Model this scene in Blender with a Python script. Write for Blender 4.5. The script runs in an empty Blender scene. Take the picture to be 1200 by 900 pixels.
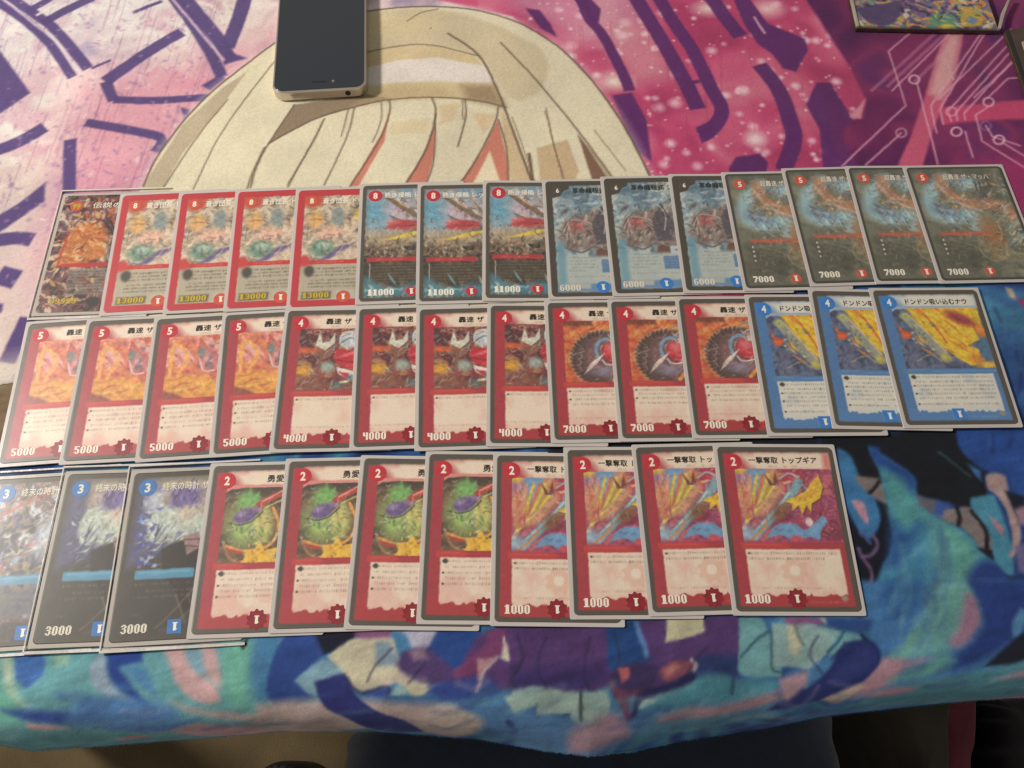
import bpy, bmesh, math, random
import numpy as np
from mathutils import Matrix, Vector

# ------------------------------------------------------------------ camera, light, exposure
S = bpy.context.scene
COL = S.collection
MM = 0.001
F, H = 938.64, 409.80                      # focal length in photo pixels (1200 wide), camera height in mm
PITCH, ROLL = math.radians(63.652), math.radians(-0.107)
cd = bpy.data.cameras.new('camera'); cam = bpy.data.objects.new('camera', cd); COL.objects.link(cam)
cd.sensor_width = 36.0; cd.lens = 36.0 * F / 1200; cd.clip_start = 0.01; cd.clip_end = 50
FW = Vector((0, math.cos(PITCH), -math.sin(PITCH)))
R0 = Vector((1, 0, 0)); U0 = Vector((0, math.sin(PITCH), math.cos(PITCH)))
RT = R0 * math.cos(ROLL) + U0 * math.sin(ROLL); UP = -R0 * math.sin(ROLL) + U0 * math.cos(ROLL)
m = Matrix((RT, UP, -FW)).transposed().to_4x4(); m.translation = Vector((0, 0, H * MM)); cam.matrix_world = m
S.camera = cam

world = bpy.data.worlds.new("World"); S.world = world; world.use_nodes = True
bg = world.node_tree.nodes['Background']
bg.inputs[0].default_value = (1.0, 0.94, 0.89, 1); bg.inputs[1].default_value = 0.30
ld = bpy.data.lights.new('room_lamp', 'AREA'); ld.shape = 'DISK'; ld.size = 0.22
ld.energy = 25; ld.color = (1.0, 0.93, 0.86)
lo = bpy.data.objects.new('room_lamp', ld); COL.objects.link(lo)
lo.location = (-1.20, 0.46, 0.93)
lo.rotation_euler = (Vector((-0.05, 0.25, 0)) - Vector(lo.location)).to_track_quat('-Z', 'Y').to_euler()
S.view_settings.view_transform = 'Standard'; S.view_settings.look = 'None'
S.view_settings.exposure = 0.0; S.view_settings.gamma = 1

# ------------------------------------------------------------------ geometry of the place (mm)
fw, rt, up = (np.array(v) for v in (FW, RT, UP))
CP = np.array([0, 0, H])
def W(px, py, z=0.0):
    """point of the horizontal plane at height z (mm) that a photo pixel shows"""
    d = fw + (px - 600) / F * rt + (450 - py) / F * up
    return (CP + (z - H) / d[2] * d)[:2]
def proj(X):
    d = np.asarray(X, float) - CP; z = d @ fw
    return 600 + F * (d @ rt) / z, 450 - F * (d @ up) / z
SL = 0.041                                  # the table front runs slightly askew
YE, RAD, DEND = 50.0, 28.0, 45.0            # table edge at x=0, roll-over radius, length of overhang
HEM = [(-150, 880), (0, 873), (40, 880), (200, 868), (330, 857), (440, 857), (560, 866), (640, 880), (690, 886), (740, 881),
       (800, 868), (900, 853), (960, 840), (1080, 826), (1150, 820), (1200, 817), (1350, 812)]
_hx, _hb = [], []
for a, b in HEM:
    x, y = W(a, b, -29.0); _hx.append(x); _hb.append((YE + SL * x - 29.2) - y)
def drape(x, v):
    """(x, v) on the lower tapestry -> world; v = t - SL*x, t the length along the cloth"""
    x = np.asarray(x, float); v = np.asarray(v, float)
    d = YE - v; a = np.clip(d / RAD, 0, 1.31); ex = np.clip(d - 1.31 * RAD, 0, None)
    y = np.where(d <= 0, v, YE - RAD * np.sin(a) - ex * math.cos(1.31))
    z = np.where(d <= 0, 0.0, -(RAD - RAD * np.cos(a)) - ex * math.sin(1.31))
    k = np.clip(d / DEND, 0, 1) ** 1.5
    y = y - np.interp(x, _hx, _hb) * k
    return x, y + SL * x, z
def PL(px, py):
    """photo pixel -> (x, v) on the lower tapestry"""
    x, y = W(px, py)
    if y - SL * x >= YE: return x, y - SL * x
    vs = np.linspace(YE + 2, YE - DEND - 8, 60); xx = np.full(60, x)
    for _ in range(4):
        X = np.stack(drape(xx, vs), -1); u, w = proj(X); dep = (X - CP) @ fw
        xx = xx + (px - u) / F * dep
    i = int(np.argmin(abs(w - py))); return xx[i], vs[i]
def PU(px, py): return tuple(W(px, py, 0.7))

# ------------------------------------------------------------------ print painter (colours per vertex of a fine sheet)
def lin(c):
    c = np.asarray(c, float) / 255.0
    return np.where(c <= 0.04045, c / 12.92, ((np.clip(c, 0, None) + 0.055) / 1.055) ** 2.4)
def vnoise(X, Y, sc, seed=0, octv=3):
    out = np.zeros_like(X); amp = 1.0; tot = 0
    for o in range(octv):
        g = np.random.RandomState(seed * 31 + o).rand(64, 64)
        u, v = X / sc + 100 + seed * 3.7, Y / sc + 100 + seed * 1.3
        iu, iv = np.floor(u).astype(int), np.floor(v).astype(int); fu, fv = u - iu, v - iv
        fu = fu * fu * (3 - 2 * fu); fv = fv * fv * (3 - 2 * fv)
        a = g[iu % 64, iv % 64]; b = g[(iu + 1) % 64, iv % 64]; c = g[iu % 64, (iv + 1) % 64]; d = g[(iu + 1) % 64, (iv + 1) % 64]
        out += amp * ((a * (1 - fu) + b * fu) * (1 - fv) + (c * (1 - fu) + d * fu) * fv); tot += amp; amp *= 0.55; sc = sc / 2.03
    return out / tot
def _sharp(a, b, c):
    u, v = b - a, c - b; return float(u @ v) < .35 * math.hypot(*u) * math.hypot(*v)
def smooth(pts, closed=False, n=6):
    p = [np.array(q, float) for q in pts]; L = len(p); out = []
    if L < 3: return p
    for i in range(L if closed else L - 1):
        g = (lambda j: p[j % L]) if closed else (lambda j: p[min(max(j, 0), L - 1)])
        a, b, c, d = g(i - 1), g(i), g(i + 1), g(i + 2)
        if closed:
            if _sharp(a, b, c): a = b
            if _sharp(b, c, d): d = c
        for k in range(n):
            t = k / n
            out.append(0.5 * ((2 * b) + (c - a) * t + (2 * a - 5 * b + 4 * c - d) * t * t + (3 * b - 3 * c + d - a) * t ** 3))
    if not closed: out.append(p[-1])
    return out
class Sheet:
    def __init__(s, x0, y0, x1, y1, res, base=(128, 128, 128), mp=None):
        s.x0, s.y0, s.res = x0, y0, res
        s.nx, s.ny = int(round((x1 - x0) / res)) + 1, int(round((y1 - y0) / res)) + 1
        s.xs = x0 + np.arange(s.nx) * res; s.ys = y0 + np.arange(s.ny) * res
        s.X, s.Y = np.meshgrid(s.xs, s.ys); s.C = np.zeros((s.ny, s.nx, 3)) + np.array(base, float); s.mp = mp; s.Z = (1, 0, 0)
    def zoom(s, k, ox, oy): s.Z = (k, ox, oy)
    def T(s, pts):
        k, ox, oy = s.Z
        return [s.mp(a / k + ox, b / k + oy) if s.mp else (a, b) for a, b in pts]
    def _box(s, P, m):
        P = np.array(P); i0 = max(int((P[:, 0].min() - m - s.x0) / s.res), 0); i1 = min(int((P[:, 0].max() + m - s.x0) / s.res) + 2, s.nx)
        j0 = max(int((P[:, 1].min() - m - s.y0) / s.res), 0); j1 = min(int((P[:, 1].max() + m - s.y0) / s.res) + 2, s.ny)
        return (slice(j0, j1), slice(i0, i1)) if i1 > i0 and j1 > j0 else None
    def _dist(s, P, sl, closed):
        X, Y = s.X[sl], s.Y[sl]; D = np.full(X.shape, 1e9); ins = np.zeros(X.shape, bool); n = len(P)
        for i in range(n if closed else n - 1):
            (ax, ay), (bx, by) = P[i], P[(i + 1) % n]; dx, dy = bx - ax, by - ay
            t = np.clip(((X - ax) * dx + (Y - ay) * dy) / (dx * dx + dy * dy + 1e-9), 0, 1)
            D = np.minimum(D, (X - ax - t * dx) ** 2 + (Y - ay - t * dy) ** 2)
            if closed and ay != by: ins ^= ((ay > Y) != (by > Y)) & (X < dx * (Y - ay) / dy + ax)
        return np.sqrt(D), ins
    def _mix(s, sl, cov, col, a):
        col = np.asarray(col, float); w = (cov * a)[..., None]
        s.C[sl] = s.C[sl] * (1 - w) + col * w
    def poly(s, pts, col, soft=None, a=1.0, sm=False):
        soft = soft or s.res * 1.2; P = s.T(pts)
        if sm: P = smooth(P, True, 4)
        P = [tuple(q) for q in P]; sl = s._box(P, soft)
        if sl is None: return
        D, ins = s._dist(P, sl, True); sd = np.where(ins, -D, D)
        s._mix(sl, np.clip(0.5 - sd / soft, 0, 1), col, a)
    def line(s, pts, w, col, soft=None, a=1.0, sm=True):
        soft = soft or s.res * 1.2; P = s.T(pts)
        if sm: P = smooth(P, False, 5)
        P = [tuple(q) for q in P]; sl = s._box(P, w / 2 + soft)
        if sl is None: return
        D, _ = s._dist(P, sl, False); s._mix(sl, np.clip(0.5 - (D - w / 2) / soft, 0, 1), col, a)
    def bar(s, pts, w, col, soft=None, a=1.0):
        P = [np.array(q, float) for q in smooth(s.T(pts), False, 4)]; l, r = [], []
        for i, q in enumerate(P):
            d = P[min(i + 1, len(P) - 1)] - P[max(i - 1, 0)]; d /= np.hypot(*d) + 1e-9; n = np.array((-d[1], d[0])) * w / 2
            l.append(tuple(q + n)); r.append(tuple(q - n))
        z, mp = s.Z, s.mp; s.Z, s.mp = (1, 0, 0), None; s.poly(l + r[::-1], col, soft, a); s.Z, s.mp = z, mp
    def ell(s, cx, cy, rx, ry, col, rot=0, soft=0.3, a=1.0):
        (cx, cy), = s.T([(cx, cy)]); r = max(rx, ry) * (1 + soft); sl = s._box([(cx, cy)], r)
        if sl is None: return
        X, Y = s.X[sl] - cx, s.Y[sl] - cy; c, q = math.cos(rot), math.sin(rot)
        d = np.sqrt(((X * c + Y * q) / rx) ** 2 + ((-X * q + Y * c) / ry) ** 2)
        s._mix(sl, np.clip((1 + soft - d) / (2 * soft), 0, 1), col, a)
    def rect(s, x0, y0, x1, y1, col, soft=None, a=1.0): s.poly([(x0, y0), (x1, y0), (x1, y1), (x0, y1)], col, soft, a)
    def pal(s, sl, cols, sc, seed, warp=1.0, contrast=2.2, a=1.0):
        X, Y = s.X[sl], s.Y[sl]
        wx = vnoise(X, Y, sc * 1.6, seed + 50) - .5; wy = vnoise(X, Y, sc * 1.6, seed + 51) - .5
        t = vnoise(X + wx * sc * 4 * warp, Y + wy * sc * 4 * warp, sc, seed, 3)
        t = np.clip((t - .5) * contrast + .5, 0, 0.9999) * (len(cols) - 1)
        i = t.astype(int); f = (t - i)[..., None]; c = np.array(cols, float)
        s.C[sl] = s.C[sl] * (1 - a) + a * (c[i] * (1 - f) + c[np.minimum(i + 1, len(cols) - 1)] * f)
    def warp(s, amp, sc, seed=3):
        dx = (vnoise(s.X, s.Y, sc, seed, 2) - .5) * 2 * amp / s.res; dy = (vnoise(s.X, s.Y, sc, seed + 1, 2) - .5) * 2 * amp / s.res
        J, I = np.mgrid[0:s.ny, 0:s.nx]; u = np.clip(I + dx, 0, s.nx - 1.001); v = np.clip(J + dy, 0, s.ny - 1.001)
        i, j = u.astype(int), v.astype(int); fu, fv = (u - i)[..., None], (v - j)[..., None]; C = s.C
        s.C = (C[j, i] * (1 - fu) + C[j, i + 1] * fu) * (1 - fv) + (C[j + 1, i] * (1 - fu) + C[j + 1, i + 1] * fu) * fv
    def grain(s, amp, seed=9):
        r = np.random.RandomState(seed); s.C *= 1 + amp * (r.rand(s.ny, s.nx, 1) - .5) * 2
    def mesh(s, name, Xw, Yw, Zw, mat, skirt=0.0):
        nx, ny = s.nx, s.ny
        co = np.stack([Xw, Yw, Zw], -1).reshape(-1, 3) * MM
        idx = np.arange(nx * ny).reshape(ny, nx)
        q = np.stack([idx[:-1, :-1], idx[:-1, 1:], idx[1:, 1:], idx[1:, :-1]], -1).reshape(-1, 4)
        c = lin(s.C.reshape(-1, 3))
        if skirt:
            ring = np.concatenate([idx[0, :], idx[1:, -1], idx[-1, -2::-1], idx[-2:0:-1, 0]])
            low = co[ring] - np.array([0, 0, skirt * MM]); n0 = len(co); k = len(ring)
            co = np.concatenate([co, low]); c = np.concatenate([c, c[ring]])
            a = np.arange(k); b = (a + 1) % k
            q = np.concatenate([q, np.stack([ring[a], n0 + a, n0 + b, ring[b]], -1)])
        me = bpy.data.meshes.new(name); me.vertices.add(len(co)); me.vertices.foreach_set('co', co.astype(np.float32).ravel())
        me.loops.add(q.size); me.loops.foreach_set('vertex_index', q.astype(np.int32).ravel())
        me.polygons.add(len(q)); me.polygons.foreach_set('loop_start', np.arange(0, q.size, 4, dtype=np.int32))
        me.polygons.foreach_set('loop_total', np.full(len(q), 4, np.int32)); me.polygons.foreach_set('use_smooth', np.ones(len(q), bool))
        me.update(calc_edges=True)
        at = me.color_attributes.new('print', 'FLOAT_COLOR', 'POINT')
        at.data.foreach_set('color', np.concatenate([np.clip(c, 0, 1), np.ones((len(c), 1))], 1).astype(np.float32).ravel())
        me.materials.append(mat); return me

# ------------------------------------------------------------------ materials
def mat(name, col=None, rough=0.5, metal=0.0, spec=0.5, attr=False, coat=0.0, bump=None, noise=None, sheen=0.0, coatr=0.1):
    m = bpy.data.materials.new(name); m.use_nodes = True; nt = m.node_tree; b = nt.nodes['Principled BSDF']
    b.inputs['Roughness'].default_value = rough; b.inputs['Metallic'].default_value = metal
    b.inputs['Specular IOR Level'].default_value = spec; b.inputs['Coat Weight'].default_value = coat; b.inputs['Coat Roughness'].default_value = coatr
    b.inputs['Sheen Weight'].default_value = sheen
    tc = nt.nodes.new('ShaderNodeTexCoord')
    if attr:
        a = nt.nodes.new('ShaderNodeAttribute'); a.attribute_name = 'print'; src = a.outputs['Color']
    else:
        r = nt.nodes.new('ShaderNodeRGB'); r.outputs[0].default_value = (*lin(col), 1); src = r.outputs[0]
    if noise:
        n = nt.nodes.new('ShaderNodeTexNoise'); n.inputs['Scale'].default_value = noise[0]; n.inputs['Detail'].default_value = 4
        nt.links.new(tc.outputs['Object'], n.inputs['Vector'])
        mr = nt.nodes.new('ShaderNodeMapRange'); mr.inputs[3].default_value = 1 - noise[1]; mr.inputs[4].default_value = 1 + noise[1]
        mr.inputs[1].default_value = .25; mr.inputs[2].default_value = .75
        nt.links.new(n.outputs[0], mr.inputs[0])
        vm = nt.nodes.new('ShaderNodeVectorMath'); vm.operation = 'SCALE'
        nt.links.new(src, vm.inputs[0]); nt.links.new(mr.outputs[0], vm.inputs['Scale']); src = vm.outputs[0]
    nt.links.new(src, b.inputs['Base Color'])
    if bump:
        n = nt.nodes.new('ShaderNodeTexNoise'); n.inputs['Scale'].default_value = bump[0]; n.inputs['Detail'].default_value = 3
        nt.links.new(tc.outputs['Object'], n.inputs['Vector'])
        bp = nt.nodes.new('ShaderNodeBump'); bp.inputs['Strength'].default_value = bump[1]; bp.inputs['Distance'].default_value = bump[2]
        nt.links.new(n.outputs[0], bp.inputs['Height']); nt.links.new(bp.outputs[0], b.inputs['Normal'])
    return m
M_cloth = mat('printed_fleece', rough=0.95, spec=0.15, attr=True, bump=(1100, 0.3, 0.0004), noise=(1500, 0.05), sheen=0.1)
M_print = mat('card_print', rough=0.42, spec=0.5, attr=True, bump=(90, 0.12, 0.0006), coat=0.35, coatr=0.5)
M_sleeve = mat('sleeve_plastic', (192, 185, 178), rough=0.26, spec=0.6, bump=(60, 0.15, 0.0008), noise=(60, 0.05))
M_white = mat('white_ink', (232, 226, 208), rough=0.45)
M_black = mat('black_ink', (52, 46, 40), rough=0.45)
M_yellow = mat('yellow_ink', (190, 164, 44), rough=0.45)
M_pale = mat('pale_ink', (215, 205, 185), rough=0.45)
M_redb = mat('red_ink', (186, 52, 62), rough=0.42, noise=(300, .12))
M_gear = mat('gear_ink', (136, 38, 46), rough=0.42, noise=(300, .2))
M_redo = mat('orange_red_ink', (196, 88, 66), rough=0.42, noise=(300, .12))
M_blueb = mat('blue_ink', (60, 124, 192), rough=0.42, noise=(300, .12))
M_dark = mat('dark_ink', (84, 76, 66), rough=0.42, noise=(300, .08))
M_wood = mat('table_wood', (96, 66, 44), rough=0.5, noise=(30, .3))
M_floor = mat('floor_carpet', (92, 78, 52), rough=0.95, bump=(400, .6, .003), noise=(14, .28))
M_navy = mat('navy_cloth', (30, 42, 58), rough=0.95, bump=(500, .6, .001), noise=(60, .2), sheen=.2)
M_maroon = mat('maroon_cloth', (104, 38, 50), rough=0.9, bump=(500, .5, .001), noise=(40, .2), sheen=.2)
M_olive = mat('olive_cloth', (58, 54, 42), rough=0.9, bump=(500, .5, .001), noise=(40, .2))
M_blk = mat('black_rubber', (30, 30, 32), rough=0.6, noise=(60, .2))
M_glass = mat('phone_glass', (36, 41, 48), rough=0.18, spec=0.6, coat=0.6, coatr=0.12)
M_metal = mat('phone_metal', (205, 198, 186), rough=0.3, metal=0.9, bump=(400, .05, .0002))
M_hole = mat('port_black', (14, 13, 12), rough=0.6)
M_spine = mat('box_edge', (168, 156, 138), rough=0.4, noise=(80, .15))
M_gold = mat('box_gold', (72, 54, 42), rough=0.4, noise=(90, .5), bump=(90, .3, .001))
def clear_mat():
    m = bpy.data.materials.new('clear_film'); m.use_nodes = True; nt = m.node_tree; nt.nodes.remove(nt.nodes['Principled BSDF'])
    o = nt.nodes['Material Output']; t = nt.nodes.new('ShaderNodeBsdfTransparent'); t.inputs[0].default_value = (.93, .93, .91, 1)
    g = nt.nodes.new('ShaderNodeBsdfGlossy'); g.inputs['Roughness'].default_value = .16; g.inputs[0].default_value = (1, 1, 1, 1)
    fr = nt.nodes.new('ShaderNodeLayerWeight'); pw = nt.nodes.new('ShaderNodeMath'); pw.operation = 'POWER'; pw.inputs[1].default_value = 4; ml = nt.nodes.new('ShaderNodeMath'); ml.operation = 'MULTIPLY_ADD'; ml.inputs[1].default_value = .7; ml.inputs[2].default_value = .03
    nt.links.new(fr.outputs['Facing'], pw.inputs[0]); nt.links.new(pw.outputs[0], ml.inputs[0])
    n = nt.nodes.new('ShaderNodeTexNoise'); n.inputs['Scale'].default_value = 14; n.inputs['Detail'].default_value = 1
    tc = nt.nodes.new('ShaderNodeTexCoord'); nt.links.new(tc.outputs['Object'], n.inputs['Vector'])
    bp = nt.nodes.new('ShaderNodeBump'); bp.inputs['Strength'].default_value = .6; bp.inputs['Distance'].default_value = .002
    nt.links.new(n.outputs[0], bp.inputs['Height']); nt.links.new(bp.outputs[0], g.inputs['Normal'])
    mx = nt.nodes.new('ShaderNodeMixShader'); nt.links.new(ml.outputs[0], mx.inputs[0]); nt.links.new(t.outputs[0], mx.inputs[1]); nt.links.new(g.outputs[0], mx.inputs[2])
    nt.links.new(mx.outputs[0], o.inputs[0]); return m
M_clear = clear_mat()
M_seal = mat('clear_seam', (214, 210, 204), rough=0.22, spec=0.8, bump=(160, .5, .0008), coat=.6, coatr=.1)

# ------------------------------------------------------------------ object helpers
def link(name, me, parent=None, loc=None):
    o = bpy.data.objects.new(name, me); COL.objects.link(o)
    if parent: o.parent = parent
    if loc: o.location = loc
    return o
def tag(o, label, cat, group=None, kind=None):
    if label: o['label'] = label
    if cat: o['category'] = cat
    if group: o['group'] = group
    if kind: o['kind'] = kind
    return o
def prism(name, pts, z0, z1, mt, bevel=0.0, seg=2, smooth_=False):
    bm = bmesh.new(); vs = [bm.verts.new((x * MM, y * MM, z0 * MM)) for x, y in pts]; f = bm.faces.new(vs)
    r = bmesh.ops.extrude_face_region(bm, geom=[f]); bmesh.ops.translate(bm, vec=(0, 0, (z1 - z0) * MM), verts=[g for g in r['geom'] if isinstance(g, bmesh.types.BMVert)])
    bmesh.ops.recalc_face_normals(bm, faces=bm.faces)
    if bevel:
        es = [e for e in bm.edges if abs(e.verts[0].co.z - e.verts[1].co.z) < 1e-9]
        bmesh.ops.bevel(bm, geom=es, offset=bevel * MM, segments=seg, affect='EDGES', profile=.5)
    me = bpy.data.meshes.new(name); bm.to_mesh(me); bm.free(); me.materials.append(mt)
    if smooth_:
        me.polygons.foreach_set('use_smooth', [True] * len(me.polygons))
    return me
def rrect(x0, y0, x1, y1, r, n=5):
    out = []
    for cx, cy, a0 in ((x1 - r, y1 - r, 0), (x0 + r, y1 - r, 90), (x0 + r, y0 + r, 180), (x1 - r, y0 + r, 270)):
        for k in range(n + 1):
            a = math.radians(a0 + 90 * k / n); out.append((cx + r * math.cos(a), cy + r * math.sin(a)))
    return out
def disc(cx, cy, r, n=28, tooth=0.0):
    return [(cx + (r + (tooth if (k // 2) % 2 else 0)) * math.cos(2 * math.pi * k / n), cy + (r + (tooth if (k // 2) % 2 else 0)) * math.sin(2 * math.pi * k / n)) for k in range(n)]
_txt = {}
def text_mesh(name, body, x0, y0, w, h, z, mt, bold=0.0, flip=False, shear=0.0):
    """lettering fitted into the box x0,y0,w,h (mm)"""
    c = bpy.data.curves.new('lettering', 'FONT'); c.body = body; c.size = 1; c.offset = bold; c.resolution_u = 2; c.shear = shear; c.space_character = 1.05
    o = bpy.data.objects.new('lettering', c); COL.objects.link(o); bpy.context.view_layer.update()
    me = bpy.data.meshes.new_from_object(o.evaluated_get(bpy.context.evaluated_depsgraph_get()))
    bpy.data.objects.remove(o); bpy.data.curves.remove(c)
    n = len(me.vertices); co = np.zeros(n * 3, np.float32); me.vertices.foreach_get('co', co); co = co.reshape(-1, 3)
    mn, mx = co.min(0), co.max(0); u = (co - mn) / np.maximum(mx - mn, 1e-6)
    if flip: u[:, :2] = 1 - u[:, :2]
    co[:, 0] = (x0 + u[:, 0] * w) * MM; co[:, 1] = (y0 + u[:, 1] * h) * MM; co[:, 2] = z * MM
    me.vertices.foreach_set('co', co.ravel()); me.materials.clear(); me.materials.append(mt); me.name = name; me.update(); return me

def embolden(me, d):
    n = len(me.vertices); co = np.zeros(n * 3, np.float32); me.vertices.foreach_get('co', co); co = co.reshape(-1, 3).astype(float)
    P = [tuple(p.vertices) for p in me.polygons]; V, Q = [], []
    for k, (a, b) in enumerate(((0, 0), (1, 0), (.5, .6), (.5, -.5))):
        V.append(co + np.array((a * d, b * d, k * .012)) * MM); Q += [tuple(i + k * n for i in q) for q in P]
    out = bpy.data.meshes.new(me.name); out.from_pydata(np.concatenate(V).tolist(), [], Q); out.materials.append(me.materials[0]); bpy.data.meshes.remove(me); return out
GLY = {'0': '01110 11011 11011 11011 11011 11011 11011 01110', '1': '01110 11110 01110 01110 01110 01110 01110 11111', '3': '01110 11011 00011 01110 00011 00011 11011 01110',
       '4': '11011 11011 11011 11111 00011 00011 00011 00011', '5': '11111 11000 11000 11110 00011 00011 11011 01110', '6': '01110 11011 11000 11110 11011 11011 11011 01110',
       '7': '11111 11111 00011 00011 00110 00110 01100 01100', '9': '01110 11011 11011 11011 01111 00011 11011 01110'}
def digits(name, body, x0, y0, w, h, z, mt, flip=False):
    n = len(body); cw = w / (n * 5 + (n - 1)); chh = h / 8; vs, fs, grid = [], [], {}
    def vtx(i, j):
        if (i, j) not in grid:
            x, y = i * cw, j * chh
            if flip: x, y = w - x, h - y
            grid[(i, j)] = len(vs); vs.append(((x0 + x) * MM, (y0 + y) * MM, z * MM))
        return grid[(i, j)]
    for k, ch in enumerate(body):
        for r, row in enumerate(GLY[ch].split()):
            for c, b in enumerate(row):
                if b == '1': i, j = k * 6 + c, 7 - r; fs.append((vtx(i, j), vtx(i + 1, j), vtx(i + 1, j + 1), vtx(i, j + 1)))
    me = bpy.data.meshes.new(name); me.from_pydata(vs, [], fs); me.materials.append(mt); return me

# ------------------------------------------------------------------ card faces (63 x 88 mm, origin bottom left)
CR = 0.43
DARKB = (72, 66, 56)
def art_rect(s, x0, y0, x1, y1):
    i0, i1 = int(x0 / CR), int(x1 / CR) + 1; j0, j1 = int(y0 / CR), int(y1 / CR) + 1
    return (slice(j0, j1), slice(i0, i1))
def body_text(s, x0, x1, ys, col, seed, a=.6, pitch=1.15, lead=0.0):
    r = np.random.RandomState(seed)
    for k, y in enumerate(ys):
        x = x0 + (lead if k % 2 else 0); xe = x1 - (r.rand() * 8 if k == len(ys) - 1 else r.rand() * 2)
        while x < xe:
            if r.rand() < .9:
                h = .35 + .35 * r.rand()
                s.rect(x, y - h, x + .35 + .35 * r.rand(), y + h, col, .45, a * (.35 + .65 * r.rand()))
            x += pitch
def splash(s, col, seed, y=7.9, x0=2.6, x1=60.4, rag=2.0):
    r = np.random.RandomState(seed); pts = [(x0, 2.6), (x1, 2.6)]; x = x1
    while x > x0 + 6.5:
        pts.append((x, y + (r.rand() - .35) * rag)); x -= .8 + 1.0 * r.rand()
    pts += [(x0 + 6.5, y + 1), (x0, y + 3)]; s.poly(pts, col, .6)
def race_bar(s, y, col, col2, x1=60.4, w=26):
    s.rect(8, y - .5, x1, y + .7, col2, .6); s.poly([(6.5, y - 1.5), (w + 6, y - 1.5), (w + 9, y), (w + 6, y + 1.7), (6.5, y + 1.7)], col, .7)
    s.rect(9, y + .6, w + 4, y + 1.0, [min(255, c + 28) for c in col], .8, .7)
def frame_std(s, strip, pale, fade, seed, text_lines, arty=(34.5, 75.0), round_top=False):
    """dark border, coloured strip at the left, cream title band, cream rules box, ragged foot"""
    s.rect(-1, -1, 64, 89, DARKB)
    s.poly(rrect(2.6, 2.6, 60.4, 84.4, 1.2), strip, .5)
    s.rect(8.5, 75.5, 60.4, 84.4, fade, 1.5); s.ell(14, 79, 7, 5, strip, 0, .6, .7); s.poly([(17, 75.8), (60.4, 75.8), (60.4, 84.2), (11, 84.2)], pale, 5); s.rect(20, 75.8, 57.5, 84.2, pale, 2)
    s.rect(8.6, 7.5, 57.6, 31.5, pale, .5)
    i = art_rect(s, 8.8, 7.7, 57.4, 31)
    n = vnoise(s.X[i], s.Y[i], 9, seed + 5); s.C[i] = s.C[i] * (1 - .35 * np.clip((n - .45) * 3, 0, 1)[..., None]) + np.array(fade) * (.35 * np.clip((n - .45) * 3, 0, 1)[..., None])
    g = np.clip((14 - s.Y[i]) / 10, 0, 1)[..., None] * .35; s.C[i] = s.C[i] * (1 - g) + np.array(fade) * g
    r = np.random.RandomState(seed)
    for k in range(140):                              # mottled strip
        s.ell(3 + 5.5 * r.rand(), 4 + 70 * r.rand(), .7, .7, [c * (.82 + .3 * r.rand()) for c in strip], 0, .6, .45)
def finish_frame(s):
    for w, c in ((0, DARKB),):
        for x0, y0, x1, y1 in ((-1, -1, 64, 2.4), (-1, 85.2, 64, 89), (-1, -1, 2.4, 89), (60.8, -1, 64, 89)): s.rect(x0, y0, x1, y1, c, .4)
def blades(s, n, x0, y0, x1, y1, cols, seed, w=(.5, 1.6), ln=(3, 12), ang=(0, 6.28), a=.85, curve=.4):
    r = np.random.RandomState(seed)
    for k in range(n):
        x, y = x0 + r.rand() * (x1 - x0), y0 + r.rand() * (y1 - y0); L = ln[0] + r.rand() * (ln[1] - ln[0]); t = ang[0] + r.rand() * (ang[1] - ang[0]); b = (r.rand() - .5) * curve * L
        ww = w[0] + r.rand() * (w[1] - w[0]); c, q = math.cos(t), math.sin(t)
        pts = [(x, y), (x + L / 2 * c - (b + ww) * q, y + L / 2 * q + (b + ww) * c), (x + L * c, y + L * q), (x + L / 2 * c - (b - ww) * q, y + L / 2 * q + (b - ww) * c)]
        s.poly(pts, cols[r.randint(len(cols))], .6, a * (.6 + .4 * r.rand()), sm=True)
def clipart(s, box, fn):
    """paint inside an art window only"""
    i = art_rect(s, *box); keep = s.C.copy(); fn(); C = s.C; s.C = keep; s.C[i] = C[i]
def detail(s, box, seed, n=170, a=.55):
    r = np.random.RandomState(seed); x0, y0, x1, y1 = box
    i = art_rect(s, *box); f = vnoise(s.X[i], s.Y[i], 1.7, seed, 2)[..., None]; s.C[i] = np.clip(s.C[i] * (.84 + .32 * f), 0, 250)
    for k in range(n):
        x, y = x0 + r.rand() * (x1 - x0), y0 + r.rand() * (y1 - y0); L = .8 + 4.5 * r.rand() ** 1.5
        t = math.sin(x * .17 + seed) * 1.6 + math.cos(y * .15 + seed * 2) * 1.6; b = (r.rand() - .5) * L * .7
        c, q = math.cos(t), math.sin(t); col = [(44, 36, 36), (44, 36, 36), (232, 222, 206), (232, 222, 206), (206, 150, 110), (110, 120, 140)][r.randint(6)]
        s.line([(x, y), (x + L / 2 * c - b * q, y + L / 2 * q + b * c), (x + L * c, y + L * q)], .3 + .4 * r.rand(), col, .5, a * (.4 + .6 * r.rand()))
def new_face(): return Sheet(0, 0, 63, 88, CR)
RED, REDS = (164, 48, 58), (186, 56, 66)
CREAM, FADER = (236, 216, 192), (216, 132, 122)
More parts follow.
